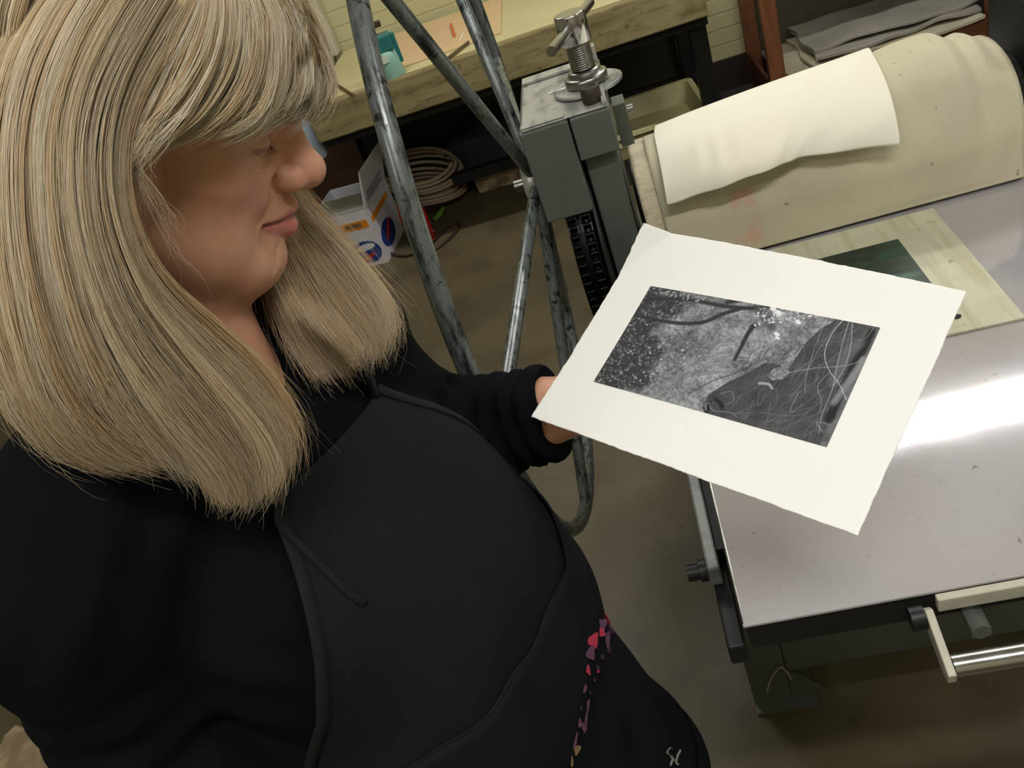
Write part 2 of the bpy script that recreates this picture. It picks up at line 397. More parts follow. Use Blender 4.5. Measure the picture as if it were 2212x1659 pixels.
# coiled hose
mb = MB(); p = at_z(955, 470, 0)
random.seed(2)
hose = simple('beige hose', (146, 128, 104), 0.5)
pts = []
for k in range(0, 9 * 40):
    a = 2 * math.pi * k / 40; r = 0.17 + 0.018 * math.sin(k * 0.031) + 0.003 * (k // 40)
    pts.append((p[0] - 0.06 + r * math.cos(a) * 1.0, p[1] + 0.18 + r * math.sin(a) * 1.05, 0.013 + 0.020 * (k / 40) + 0.045 * math.cos(a + 2.4 + k * 0.004) + 0.045))
tag(mb.tube(pts, 0.0095, 8).build('coiled_hose', hose), 'beige hose coiled on the floor under the workbench', 'hose')
p = at_z(1075, 385, 0)
tag(blob('duffel_bag', (p[0], 4.325, 0.13), (0.27, 0.095, 0.16), simple('black cloth', (38, 38, 44), 0.9, dirt=0.6), 3), 'slumped dark cloth bag on the floor under the workbench', 'bag')
# worn brick of folded paper
m = Mat('worn beige block', hexc(160, 142, 112), 0.9); m.spots(14, 0.45, 0.6, hexc(96, 74, 50), 0.9); m.spots(9, 0.55, 0.65, hexc(186, 172, 146), 0.8, off=(2, 2, 2))
a, c = at_z(1035, 421, 0), at_z(1127, 395, 0)
ang = math.atan2(c[1] - a[1], c[0] - a[0])
tag(MB().box(-0.0, 0.245, 0, 0.12, 0.0, 0.085).build('paper_brick', m.m, None, 0.012, 3, loc=(0, 0, 0)), 'mottled beige block lying on the floor between wheel spokes', 'block')
o = COL.objects['paper_brick']; o.location = (a[0], a[1], 0.001); o.rotation_euler = (0, 0, ang)
p = at_z(951, 462, 0.01)
tag(MB().tube([(p[0] - .02, p[1] - .05, .012), (p[0], p[1], .012), (p[0] + .012, p[1] + .06, .012)], [0.011, 0.013, 0.009], 10).build('green_clip', simple('bright green plastic', (104, 150, 52), 0.4), None), 'small bright green plastic bit on the floor beside the hose', 'clip')
pts = [at_z(x, y, 0.008) for x, y in [(845, 548), (870, 553), (905, 546), (940, 538), (965, 520), (985, 500), (992, 485), (984, 481), (965, 492), (945, 512), (930, 532), (925, 545)]]
def smooth_path(P, n=8, closed=False):
    P = np.array(P, float); m_ = len(P); out = []
    for i in range(m_ if closed else m_ - 1):
        p0 = P[(i - 1) % m_] if (closed or i > 0) else P[0]; p1 = P[i]; p2 = P[(i + 1) % m_]; p3 = P[(i + 2) % m_] if (closed or i + 2 < m_) else P[-1]
        for k in range(n):
            t_ = k / n; out.append(0.5 * ((2 * p1) + (-p0 + p2) * t_ + (2 * p0 - 5 * p1 + 4 * p2 - p3) * t_ ** 2 + (-p0 + 3 * p1 - 3 * p2 + p3) * t_ ** 3))
    if not closed: out.append(P[-1])
    return np.array(out)
tag(MB().tube(smooth_path(pts, 6), 0.007, 8).build('power_cord', simple('dark brown cord', (48, 36, 26), 0.5)), 'dark cord looping on the floor in front of the red can', 'cord')

# ------------------------------------------------------------------ plastic trays under the right end of the bench
m = Mat('cream plastic', hexc(190, 184, 138), 0.45); m.spots(6, 0.45, 0.65, hexc(160, 152, 104), 0.7); tray_mat = m.m
def tray(loc, rz, label, W=0.50, D=0.42, Hh=0.09):
    def loop(w, d, z, r=0.04):
        out = []
        for cx, cy, a0_ in ((w, d, 0), (-w, d, 90), (-w, -d, 180), (w, -d, 270)):
            for k in range(6):
                a = math.radians(a0_ + 18 * k); out.append((cx - math.copysign(r, cx) + r * math.cos(a), cy - math.copysign(r, cy) + r * math.sin(a), z))
        return out
    w, d = W / 2, D / 2
    L_ = [loop(w - .03, d - .03, 0), loop(w, d, Hh), loop(w + .016, d + .016, Hh), loop(w + .018, d + .018, Hh - .014), loop(w + .022, d + .022, Hh - .012), loop(w + .020, d + .020, Hh + .004), loop(w - .004, d - .004, Hh + .004), loop(w - .034, d - .034, .004)]
    n = 24; vs = [p for l_ in L_ for p in l_]
    fs = [(i * n + k, i * n + (k + 1) % n, (i + 1) * n + (k + 1) % n, (i + 1) * n + k) for i in range(len(L_) - 1) for k in range(n)]
    fs += [tuple(reversed(range(n))), tuple(range(7 * n, 8 * n))]
    o = MB().add(vs, fs, False).build('plastic_tray', tray_mat); o.location = loc; o.rotation_euler = (0, 0, rz)
    tag(o, label, 'tray', 'cream developing trays'); return o
crate = simple('dark crate', (50, 46, 42), 0.8, dirt=0.4)
tag(MB().box(-0.22, 0.33, 3.68, 4.06, 0.0, 0.115).build('storage_crate', crate, None, 0.006), 'low dark crate under the cream trays', 'crate')
tray((0.07, 3.88, 0.117), 0.03, 'lower cream plastic tray of the pair under the workbench')
tray((0.075, 3.885, 0.152), 0.045, 'upper cream plastic tray of the pair under the workbench')

# ------------------------------------------------------------------ orange timber shelf with paper and felt
m = Mat('orange shelf timber', hexc(122, 76, 46), 0.5)
m.spots(6, 0.42, 0.62, hexc(98, 58, 32), 0.8, stretch=(6, 6, 1), detail=7); m.spots(30, 0.6, 0.7, hexc(84, 44, 22), 0.4); orange_wood = m.m
t = thing('shelf_rack', 'orange-brown timber shelf rack holding grey felts beyond the press', 'shelf', (0, 3.9, 0))
for x0, x1, y0, y1 in ((0.650, 0.718, 0.0, 0.05), (0.650, 0.718, 0.54, 0.58), (1.565, 1.63, 0.0, 0.05), (1.565, 1.63, 0.54, 0.58)):
    MB().box(x0, x1, y0, y1, 0.0, 1.25).build('post', orange_wood, t, 0.003)
dark_wood = simple('dark red timber', (84, 40, 26), 0.6, dirt=0.4)
MB().box(0.718, 1.565, 0.012, 0.034, 0.03, 0.165).build('front_board', orange_wood, t, 0.002)
MB().box(0.652, 0.668, 0.05, 0.54, 0.03, 0.165).build('side_rail', dark_wood, t)
MB().box(0.718, 1.565, 0.034, 0.56, 0.130, 0.150).build('shelf_board', simple('pale shelf board', (150, 146, 130), 0.6, dirt=0.3, dscale=6), t)
MB().box(0.718, 1.565, 0.034, 0.56, 0.80, 0.82).build('shelf_board', orange_wood, t)
MB().box(0.718, 1.565, 0.565, 0.58, 0.152, 0.799).build('back_board', simple('dim back board', (78, 74, 62), 0.8, dirt=0.3, dscale=5), t)
MB().lathe([(0.008, -0.003), (0.008, 0.0)], c=(0.69, -0.001, 0.06), n=12, axis='y').build('screw', dark_steel, t)
# stack of felts
m = Mat('grey felt', hexc(150, 146, 134), 0.95); m.spots(5, 0.4, 0.65, hexc(128, 124, 112), 0.7); m.bump(m.noise(60, 6), 0.3, 0.002); felt_grey = m.m
m = Mat('cream felt edge', hexc(182, 174, 150), 0.95); m.spots(7, 0.4, 0.65, hexc(160, 152, 126), 0.7); felt_cream = m.m
def felt(k, x0, x1, y0, y1, z, th, mat, label, seed):
    rnd = np.random.RandomState(seed); ph = rnd.rand(6) * 6.28
    def fn(u, v):
        wx = 0.010 * math.sin(9 * v + ph[0]); wy = 0.016 * math.sin(7 * u + ph[1]) + 0.007 * math.sin(23 * u + ph[2])
        zz = z + 0.0045 * math.sin(8 * u + ph[3]) * (1 - v) + 0.003 * math.sin(17 * u + ph[4])
        return (x0 + (x1 - x0) * u + wx + 0.10 * (1 - v) * 0, y0 + (y1 - y0) * v + wy * (1 - v), zz)
    return tag(MB().grid(fn, 60, 24, th).build('felt_blanket', mat), label, 'felt', 'felts stacked on the orange shelf')
felt(0, 0.74, 1.50, 3.945, 4.42, 0.162, 0.010, felt_cream, 'pale felt sheet at the bottom of the shelf stack', 1)
felt(1, 0.84, 1.54, 3.90, 4.40, 0.182, 0.012, felt_cream, 'cream felt with a wavy edge in the middle of the shelf stack', 5)
felt(2, 0.86, 1.55, 3.94, 4.42, 0.205, 0.012, felt_grey, 'grey felt second from the top of the shelf stack', 9)
felt(3, 0.86, 1.56, 3.99, 4.43, 0.228, 0.010, felt_grey, 'grey felt sheet on top of the shelf stack', 11)
# dark floor box between bench and rack
tag(MB().box(0.47, 0.63, 4.0, 4.35, 0.0, 0.05).build('floor_box', crate, None, 0.004), 'low dark box on the floor beside the orange shelf rack', 'box')
# dark equipment to the right, past the shelf
t = thing('equipment_cabinet', 'dark grey green metal cabinet standing beyond the press, right of the shelf', 'cabinet', (1.95, 4.1, 0))
MB().box(-0.30, 0.45, -0.2, 0.35, 0.0, 1.6).build('cabinet_body', simple('grey green steel', (74, 74, 62), 0.5, 0.2, dirt=0.3), t, 0.006)
MB().box(-0.28, 0.43, -0.222, -0.2005, 0.06, 1.56).build('door', simple('dark cabinet door', (50, 48, 42), 0.5, 0.2), t, 0.004)
# ================================================================== etching press
BZ = 0.88; BYF = 0.565; BXL = -0.012; BXR = 0.60
m = Mat('press enamel', hexc(90, 95, 89), 0.42); m.spots(12, 0.55, 0.75, hexc(72, 77, 72), 0.7, detail=6); m.spots(60, 0.68, 0.72, hexc(44, 44, 40), 0.7); enamel = m.m
m = Mat('worn pale steel', hexc(188, 188, 180), 0.35, 0.35); m.spots(10, 0.48, 0.66, hexc(96, 102, 104), 0.8, stretch=(3, 1, 1), detail=7); m.spots(40, 0.60, 0.68, hexc(60, 58, 54), 0.5, detail=6); worn = m.m
m = Mat('chrome', hexc(205, 205, 208), 0.12, 1.0); m.roughv(m.noise(40, 6), 0.08, 0.28); chrome = m.m
m = Mat('machined steel', hexc(150, 150, 146), 0.28, 1.0); m.spots(20, 0.5, 0.7, hexc(90, 86, 78), 0.6); m.roughv(m.noise(60, 6), 0.2, 0.45); machined = m.m
black_iron = simple('oily black iron', (30, 30, 30), 0.45, 0.3, dirt=0.3)
m = Mat('brushed bed plate', hexc(194, 192, 194), 0.10, 0.30)
m.spots(4, 0.42, 0.66, hexc(176, 173, 178), 0.6, stretch=(1.6, 1, 1), detail=7)
m.spots(7, 0.5, 0.72, hexc(196, 184, 176), 0.3, detail=6, off=(3, 3, 0))
m.spots(110, 0.66, 0.74, hexc(110, 104, 104), 0.5, detail=5)
m.spots(34, 0.71, 0.745, hexc(70, 60, 54), 0.8, detail=3, off=(1.3, 0, 0))
m.spots(3, 0.5, 0.7, hexc(203, 198, 194), 0.6, off=(8, 1, 0))
m.roughv(m.noise(6, 8, 0.65, (1, 2.5, 1)), 0.04, 0.10)
m.bump(m.noise(18, 3, 0.5, (1, 0.5, 1)), 0.02, 0.002)
plate_mat = m.m
PY = 1.0
t = press = thing('etching_press', 'grey green etching press with a polished bed and a cream blanketed roller', 'printing press', (0, PY, 0))
def pb(x0, x1, y0, y1, z0, z1): return MB().box(x0, x1, y0 - PY, y1 - PY, z0, z1)
# bed
MB().box(BXL, BXR, BYF - PY, 1.93 - PY, BZ - 0.004, BZ).build('bed_plate', plate_mat, t, 0.001)
bed = pb(BXL + 0.004, BXR - 0.004, BYF + 0.003, 1.93, BZ - 0.044, BZ - 0.0045).build('bed_slab', black_iron, t, 0.002)
o = MB().tube([(BXL + 0.002, BYF - PY + 0.003, BZ - 0.002), (BXL + 0.002, 1.2 - PY, BZ - 0.002)], 0.0025, 8).build('bed_edge', machined, t)
# side guide bar and dark lug
br = pb(-0.037, -0.022, 0.662, 1.31, 0.832, 0.862).build('guide_bar', simple('worn grey bar', (128, 130, 128), 0.4, 0.3, dirt=0.6, dscale=40), t, 0.003)
MB().cyl((-0.060, 0.676 - PY, 0.846), (-0.046, 0.676 - PY, 0.846), 0.010, 6).cyl((-0.0455, 0.676 - PY, 0.846), (-0.0375, 0.676 - PY, 0.846), 0.013, 18).build('guide_bolt', black_iron, br)
pb(-0.034, -0.014, 0.578, 0.700, 0.800, 0.831).build('bed_lug', black_iron, t, 0.003)
pb(-0.0215, -0.0125, 0.70, 1.30, 0.815, 0.849).build('guide_rail', black_iron, t)
# front bar and pull handle
cream_paint = simple('worn cream paint', (184, 180, 162), 0.45, 0.1, dirt=0.3)
fb = pb(0.174, 0.592, 0.555, 0.564, 0.860, 0.878).build('front_bar', cream_paint, t, 0.0015)
for bx_ in (0.208, 0.56):
    MB().cyl((bx_, 0.540 - PY, 0.838), (bx_, 0.566 - PY, 0.838), 0.0105, 6).build('bolt_head', enamel, t, 0.001)
h = bpy.data.objects.new('pull_handle', None); COL.objects.link(h); h.parent = t
for ax, sg in ((0.1630, 1), (0.588, -1)):
    pr = [(0.556 - PY, 0.870), (0.548 - PY, 0.877), (0.536 - PY, 0.872), (0.490 - PY, 0.852), (0.492 - PY, 0.839), (0.507 - PY, 0.836), (0.560 - PY, 0.858)]
    MB().prism(pr, ax - 0.004, ax + 0.004, 'x').build('handle_arm', cream_paint, h, 0.0012)
MB().cyl((0.145, 0.548 - PY, 0.867), (0.1585, 0.548 - PY, 0.867), 0.012, 20).build('handle_pivot', black_iron, h, 0.001)
MB().cyl((0.1675, 0.504 - PY, 0.8475), (0.5835, 0.504 - PY, 0.8475), 0.0108, 32).build('handle_rod', chrome, h)
# stand
for lx in (-0.038, 0.54):
    for ly in (1.03, 1.80):
        MB().box(lx, lx + 0.074, ly - PY, ly + 0.074 - PY, 0.004, 0.60).build('leg', enamel, t, 0.003)
        MB().box(lx - 0.0, lx + 0.12 if lx < 0.3 else lx + 0.08, ly - 0.02 - PY, ly + 0.10 - PY, 0.0, 0.008).build('foot_plate', enamel, t)
    MB().box(lx, lx + 0.074, 1.105 - PY, 1.799 - PY, 0.12, 0.19).build('side_rail', enamel, t, 0.003)
    MB().box(lx, lx + 0.06, 0.99 - PY, 1.95 - PY, 0.601, 0.70).build('side_beam', enamel, t, 0.004)
for ly in (1.032, 1.81):
    MB().box(0.037, 0.539, ly - PY, ly + 0.05 - PY, 0.10, 0.20).build('cross_rail', enamel, t, 0.003)
MB().prism([(0.037, 0.009), (0.10, 0.009), (0.037, 0.09)], 1.04 - PY, 1.048 - PY, 'y').build('gusset', enamel, t)
for ry in (0.85, 1.10, 1.70):
    MB().cyl((0.03, ry - PY, 0.813), (0.56, ry - PY, 0.813), 0.022, 24).build('bed_roller', machined, t)
for lx in (-0.010, 0.561):
    MB().box(lx + (0.011 if lx < 0 else 0), lx + 0.035, 0.78 - PY, 2.0 - PY, 0.70, 0.80).build('runner', black_iron, t)
# side housings
def housing(x0, x1):
    MB().box(x0, x1, 1.315 - PY, 1.535 - PY, 0.701, 1.117).build('side_column', enamel, t, 0.004)
# left column, stepped like the photo: front post, cap block, gear box
MB().box(-0.080, -0.027, 1.325 - PY, 1.53 - PY, 0.50, 1.118).build('side_column', enamel, t, 0.003)
MB().box(-0.024, -0.021, 1.327 - PY, 1.34 - PY, 0.9, 1.15).build('column_edge', machined, t)
MB().box(-0.0835, -0.0205, 1.296 - PY, 1.56 - PY, 1.1185, 1.187).build('cap_block', enamel, t, 0.002)
gb = MB().box(-0.165, -0.0865, 1.300 - PY, 1.555 - PY, 1.030, 1.187).build('gear_box', enamel, t, 0.003)
MB().box(-0.160, -0.0225, 1.303 - PY, 1.553 - PY, 1.1875, 1.191).build('top_plate', worn, t, 0.0015)
for q_ in ((-0.160, -0.0225, 1.525, 1.553, 1.1915, 1.197), (-0.160, -0.090, 1.303, 1.318, 1.1915, 1.1945), (-0.030, -0.0225, 1.303, 1.4, 1.1915, 1.198)):
    MB().box(q_[0], q_[1], q_[2] - PY, q_[3] - PY, q_[4], q_[5]).build('plate_lip', worn, t, 0.001)
MB().box(-0.045, -0.03, 1.50 - PY, 1.52 - PY, 1.1915, 1.222).box(-0.028, -0.0225, 1.505 - PY, 1.523 - PY, 1.1985, 1.226).build('stop_lug', worn, t, 0.001)
# pressure screws
def pressure_screw(x, y, z, name='pressure_screw'):
    s = bpy.data.objects.new(name, None); COL.objects.link(s); s.parent = t; s.location = (x, y - PY, z)
    MB().lathe([(0.054, 0.0), (0.057, 0.001), (0.057, 0.005), (0.055, 0.006)], n=48).build('dial_disc', worn, s)
    MB().lathe([(0.032, 0.0065), (0.035, 0.008), (0.035, 0.020), (0.032, 0.0215), (0.028, 0.0215), (0.027, 0.028), (0.022, 0.030)], n=40).build('collar', machined, s)
    prof = []; zz = 0.0302
    prof.append((0.016, zz))
    for k in range(12):
        prof += [(0.0170, zz + 0.0005), (0.0198, zz + 0.0018), (0.0170, zz + 0.0031)]; zz += 0.0034
    zz += 0.0006
    MB().lathe(prof + [(0.016, zz)], n=32).build('thread', machined, s)
    MB().lathe([(0.023, zz + 0.0005), (0.0248, zz + 0.002), (0.0248, zz + 0.044), (0.0243, zz + 0.046), (0.023, zz + 0.0465)], n=40).build('screw_head', chrome, s)
    d = Vector((0.31, 0.95, 0)).normalized(); c = Vector((0, 0, zz + 0.027))
    MB().cyl(c - d * 0.112, c - d * 0.0250, 0.0080, 24).build('tommy_bar', chrome, s, 0.001)
    MB().cyl(c + d * 0.0250, c + d * 0.112, 0.0080, 24).build('tommy_bar', chrome, s, 0.001)
    MB().cyl((-0.064, -0.006, 0.0095), (-0.036, -0.002, 0.0095), 0.0022, 10).build('pointer_pin', chrome, s)
    return s
pressure_screw(-0.046, 1.412, 1.1915)
MB().lathe([(0.0135, 1.1915), (0.0155, 1.194), (0.0155, 1.214), (0.0135, 1.2165), (0.009, 1.2165), (0.008, 1.2145)], c=(-0.043, 1.333 - PY, 0), n=28).build('lock_knob', simple('black rubber knob', (52, 44, 38), 0.6), t)
# small bracket behind the column
MB().box(-0.019, 0.004, 1.50 - PY, 1.55 - PY, 1.04, 1.118).build('bracket', enamel, t, 0.001)
MB().cyl((0.0045, 1.52 - PY, 1.098), (0.016, 1.52 - PY, 1.098), 0.008, 6).build('bracket_bolt', machined, t)
# right column
MB().box(0.612, 0.668, 1.325 - PY, 1.53 - PY, 0.50, 1.118).build('side_column', black_iron, t, 0.003)
MB().box(0.605, 0.70, 1.300 - PY, 1.555 - PY, 1.1185, 1.150).build('cap_block', black_iron, t, 0.003)
pressure_screw(0.655, 1.42, 1.1505)
# rollers
ROY, ROZ, ROR = 1.42, 0.962, 0.0795
MB().lathe([(0.03, -0.018), (0.077, -0.016), (ROR, -0.013), (ROR, 0.596), (0.077, 0.600), (0.03, 0.602)], c=(0, ROY - PY, ROZ), n=64, axis='x').build('top_roller', machined, t)
MB().lathe([(0.03, -0.018), (0.066, -0.016), (0.068, 0.596), (0.03, 0.600)], c=(0, ROY - PY, BZ - 0.045 - 0.069), n=48, axis='x').build('lower_roller', black_iron, t)
# big chain sprocket
sp = bpy.data.objects.new('chain_sprocket', None); COL.objects.link(sp); sp.parent = t; sp.location = (0, 1.43 - PY, 0.905)
SR = 0.165
MB().lathe([(SR - 0.03, -0.112), (SR - 0.004, -0.112), (SR - 0.004, -0.098), (SR - 0.03, -0.098)], n=64, axis='x').lathe([(0.03, -0.118), (SR - 0.0301, -0.108), (SR - 0.0301, -0.102), (0.03, -0.092)], n=48, axis='x').build('sprocket_disc', black_iron, sp)
rim = MB().lathe([(SR - 0.02, -0.0895), (SR + 0.018, -0.0895), (SR + 0.018, -0.084), (SR - 0.02, -0.084)], n=64, axis='x').build('guard_ring', black_iron, sp)
MB().lathe([(SR - 0.02, -0.137), (SR - 0.007, -0.137), (SR - 0.007, -0.0935), (SR - 0.02, -0.0935)], n=96, axis='x').build('chain_bed', simple('black grease', (10, 10, 10), 0.5), sp)
ch = MB(); N = 64
for k in range(N):
    a0 = 2 * math.pi * k / N; a1 = 2 * math.pi * (k + 0.55) / N; a2 = 2 * math.pi * (k + 1.0) / N
    for x0 in (-0.136, -0.113):
        for xx in (x0, x0 + 0.0155):
            r0, r1 = SR - 0.005, SR + 0.009
            q = 2 * math.pi * (k + 0.88) / N
            pts = [(r0 * math.cos(a0), r0 * math.sin(a0)), (r0 * math.cos(q), r0 * math.sin(q)), (r1 * math.cos(q), r1 * math.sin(q)), (r1 * math.cos(a0), r1 * math.sin(a0))]
            ch.prism(pts, xx, xx + 0.0026, 'x')
        am = (a0 + a1) / 2
        ch.cyl((x0 + 0.0028, SR * math.cos(am), 0.003 + SR * math.sin(am)), (x0 + 0.0153, SR * math.cos(am), 0.003 + SR * math.sin(am)), 0.0048, 8)
ch.build('drive_chain', simple('oiled chain steel', (34, 33, 32), 0.25, 0.9), sp)
MB().cyl((-0.20, 0, 0), (-0.125, 0, 0), 0.0, 8) if False else None

# star wheel
m = Mat('worn wheel paint', hexc(112, 120, 118), 0.25, 0.25)
m.spots(16, 0.48, 0.60, hexc(26, 28, 30), 0.9, stretch=(5, 1, 1), detail=9, rough=0.75)
m.spots(50, 0.60, 0.66, hexc(20, 22, 22), 0.9, detail=6)
m.spots(9, 0.60, 0.72, hexc(104, 84, 62), 0.25, off=(5, 5, 5))
m.roughv(m.noise(30, 6), 0.14, 0.40); wheel_mat = m.m
WC = np.array([-0.249, 1.42, 1.057]); WR = 0.598; HUB = np.array([-0.178, 1.42, 1.06])
w = bpy.data.objects.new('star_wheel', None); COL.objects.link(w); w.parent = t; w.location = (0, -PY, 0)
n = 128
MB().tube([(WC[0], WC[1] + WR * math.cos(2 * math.pi * k / n), WC[2] + WR * math.sin(2 * math.pi * k / n)) for k in range(n)], 0.0127, 20, closed=True).build('rim', wheel_mat, w)
for k in range(6):
    a = math.radians(7 + 60 * k)
    e_ = np.array([WC[0], WC[1] + (WR - 0.008) * math.cos(a), WC[2] + (WR - 0.008) * math.sin(a)])
    s_ = HUB + 0.028 * np.array([0, math.cos(a), math.sin(a)])
    MB().cyl(s_, e_, 0.0105, 18).build('spoke', wheel_mat, w)
MB().lathe([(0.018, -0.198), (0.033, -0.196), (0.034, -0.168), (0.022, -0.166), (0.020, -0.1655)], c=(0, HUB[1], HUB[2]), n=32, axis='x').build('hub', worn, w)
MB().cyl((-0.215, HUB[1], HUB[2]), (-0.1985, HUB[1], HUB[2]), 0.010, 16).build('hub_bolt', machined, w)

# white string on the foot
pts = [at_y(*p, 1.015) for p in [(1657, 1494), (1664, 1470), (1676, 1450), (1687, 1441), (1698, 1450), (1709, 1466)]]
pts = [(p[0], p[1], max(p[2], 0.004)) for p in pts]
tag(MB().tube(smooth_path(pts, 6), 0.0022, 6).build('white_string', simple('grubby white string', (150, 146, 132), 0.8)), 'short white string beside the foot of the press', 'string')

# ------------------------------------------------------------------ press blankets
def lift(x):
    return float(np.interp(x, [-0.03, 0.0, 0.037, 0.106, 0.22, 0.33, 0.393, 0.437, 0.486, 0.512, 0.533, 0.556, 0.60], [0.004, 0.007, 0.011, 0.018, 0.025, 0.030, 0.034, 0.039, 0.040, 0.022, 0.027, 0.012, 0.006]))
PROF = smooth_path([(1.295, 0.8865), (1.296, 0.905), (1.2975, 0.94), (1.303, 0.972), (1.322, 1.013), (1.356, 1.043), (1.400, 1.056), (1.450, 1.050), (1.49, 1.028), (1.515, 0.99), (1.528, 0.94), (1.534, 0.892)], 5)
def blanket(x0, x1, off, th, mat, name, label, wav, y_in=0.0):
    L_ = len(PROF) - 1
    nrm = np.gradient(PROF[:, :2], axis=0); nrm = np.stack([-nrm[:, 1], nrm[:, 0]], 1); nrm /= np.linalg.norm(nrm, axis=1, keepdims=True)
    def fn(u, v):
        i = int(round(v * L_)); p = PROF[i]; nn = nrm[i]
        s = v
        x = x0 + (x1 - x0) * u + wav * math.sin(s * 11) * (0.5 - u)
        up = math.sin(math.pi * min(1, max(0, (s - 0.04) / 0.9))) ** 0.8
        k = off + lift(x) * up * (0.35 + 0.65 * min(1, max(0, (s - 0.12) / 0.3)))
        # crease near the right end, sagging between two high folds
        cre = math.exp(-((x - (0.535 - 0.22 * max(0, s - 0.42) * -1 - 0.10 * abs(s - 0.42))) / 0.022) ** 2) * math.exp(-((s - 0.42) / 0.16) ** 2)
        k -= 0.006 * cre
        k += 0.0012 * math.sin(40 * x + 3 * s) * up
        return (x, p[0] - nn[0] * k if False else p[0] + (-k if nn[0] > 9 else 0) + nn[0] * k * SGN, p[1] + nn[1] * k * SGN)
    return tag(MB().grid(fn, 90, L_, th).build(name, mat), label, 'blanket', 'felt blankets over the press roller')
SGN = -1.0
nr_test = np.gradient(PROF[:, :2], axis=0)[6]
SGN = 1.0
m = Mat('roller felt', hexc(214, 206, 178), 0.95)
m.spots(3.0, 0.40, 0.66, hexc(200, 192, 162), 0.8, detail=6)
m.spots(6.0, 0.52, 0.72, hexc(190, 186, 166), 0.6, off=(2, 5, 1))
m.spots(60, 0.70, 0.76, hexc(120, 112, 96), 0.6, detail=2)
# pink ink stain low on the front, with a shape of its own
sepx = m.node('ShaderNodeSeparateXYZ'); m.link(m.co, sepx.inputs[0])
def band(sock, a, b_, c, d):
    return m.ramp(sock, [(a, (0, 0, 0, 1)), (b_, (1, 1, 1, 1)), (c, (1, 1, 1, 1)), (d, (0, 0, 0, 1))])
bx_ = band(sepx.outputs['X'], 0.120, 0.132, 0.150, 0.172); bz_ = band(sepx.outputs['Z'], 0.86, 0.90, 1.00, 1.03)
mul = m.node('ShaderNodeMath', operation='MULTIPLY'); m.link(bx_, mul.inputs[0]); m.link(bz_, mul.inputs[1])
mul2 = m.node('ShaderNodeMath', operation='MULTIPLY'); m.link(mul.outputs[0], mul2.inputs[0]); m.link(m.ramp(m.noise(16, 5), [(0.42, (0, 0, 0, 1)), (0.62, (0.75, 0.75, 0.75, 1))]), mul2.inputs[1])
m.over(mul2.outputs[0], hexc(226, 138, 120)); m.bump(m.noise(140, 5), 0.25, 0.0015); felt_top = m.m
m = Mat('thick felt', hexc(226, 214, 186), 0.98); m.spots(30, 0.45, 0.65, hexc(186, 176, 146), 0.6, stretch=(1, 1, 5)); m.bump(m.noise(120, 6), 0.5, 0.002); felt_under = m.m
_g = blanket
blanket(-0.010, 0.572, 0.0000, 0.0050, felt_under, 'press_blanket', 'thick cream under blanket showing along the left edge of the roller', 0.0012)
blanket(0.018, 0.568, 0.0062, 0.0036, felt_top, 'press_blanket', 'large stained cream top blanket draped over the press roller', 0.002)

# tissue sheet over the roller
TT_ = [(1413, 293), (1500, 258), (1650, 203), (1800, 151), (1887, 120)]
TB_ = [(1441, 443), (1560, 404), (1680, 360), (1745, 338), (1942, 312)]
Ts = smooth_path([(a, b_, 0) for a, b_ in TT_], 8); Bs = smooth_path([(a, b_, 0) for a, b_ in TB_], 8)
def tissue(u, v):
    i = u * (len(Ts) - 1); i0 = int(min(i, len(Ts) - 2)); f = i - i0
    a = Ts[i0] * (1 - f) + Ts[i0 + 1] * f; c = Bs[i0] * (1 - f) + Bs[i0 + 1] * f
    top = at_y(a[0], a[1], 1.405)
    if v < 0.2:      # part lying back over the top of the roller
        s_ = (0.2 - v) / 0.2
        return (top[0] + 0.012 * s_, top[1] + 0.09 * s_, top[2] + 0.012 * s_ - 0.034 * s_ ** 2)
    w_ = (v - 0.2) / 0.8; bot = at_y(c[0], c[1], 1.252 + 0.012 * math.cos(u * 9))
    e_ = 1 - (1 - w_) ** 1.6
    x = top[0] + (bot[0] - top[0]) * w_; y = top[1] + (bot[1] - top[1]) * e_; z = top[2] + (bot[2] - top[2]) * w_ ** 1.45
    k = 0.0045 * math.sin(u * 75 + w_ * 5) * math.exp(-((u - 0.30) / 0.13) ** 2) * math.exp(-((w_ - 0.38) / 0.25) ** 2) + 0.0020 * math.sin(u * 33 + w_ * 9) * w_
    return (x, y + k, z)
m = Mat('cream tissue', hexc(250, 246, 228), 0.85); m.spots(4, 0.4, 0.7, hexc(238, 230, 200), 0.6); tissue_mat = m.m
tag(MB().grid(tissue, 96, 40, 0.0006).build('tissue_sheet', tissue_mat), 'cream sheet of thin paper folded over the blanketed roller', 'paper')

# ------------------------------------------------------------------ board and inked plate on the bed
m = Mat('newsprint board', hexc(206, 204, 178), 0.7)
m.spots(10, 0.50, 0.72, hexc(172, 164, 124), 0.7, stretch=(5, 0.5, 1), detail=8)
m.spots(8, 0.5, 0.66, hexc(188, 184, 156), 0.5, stretch=(1, 1.6, 1), detail=8, off=(3, 0, 0))
m.spots(40, 0.66, 0.72, hexc(110, 98, 66), 0.5); board_mat = m.m
tag(MB().prism([(0.426, 1.273), (0.02, 1.283), (0.02, 0.957), (0.423, 0.947)], BZ + 0.001, BZ + 0.004).build('backing_sheet', board_mat), 'smudged off-white backing sheet lying on the press bed under the inked plate', 'paper')
m = Mat('inked copper plate', hexc(40, 54, 48), 0.3, 0.3)
m.spots(9, 0.44, 0.60, hexc(60, 92, 78), 0.9, stretch=(1, 2.5, 1), detail=8); m.spots(12, 0.56, 0.70, hexc(24, 28, 28), 0.9, off=(2, 3, 0)); m.spots(20, 0.62, 0.7, hexc(112, 132, 116), 0.7, off=(9, 1, 0)); ink_mat = m.m
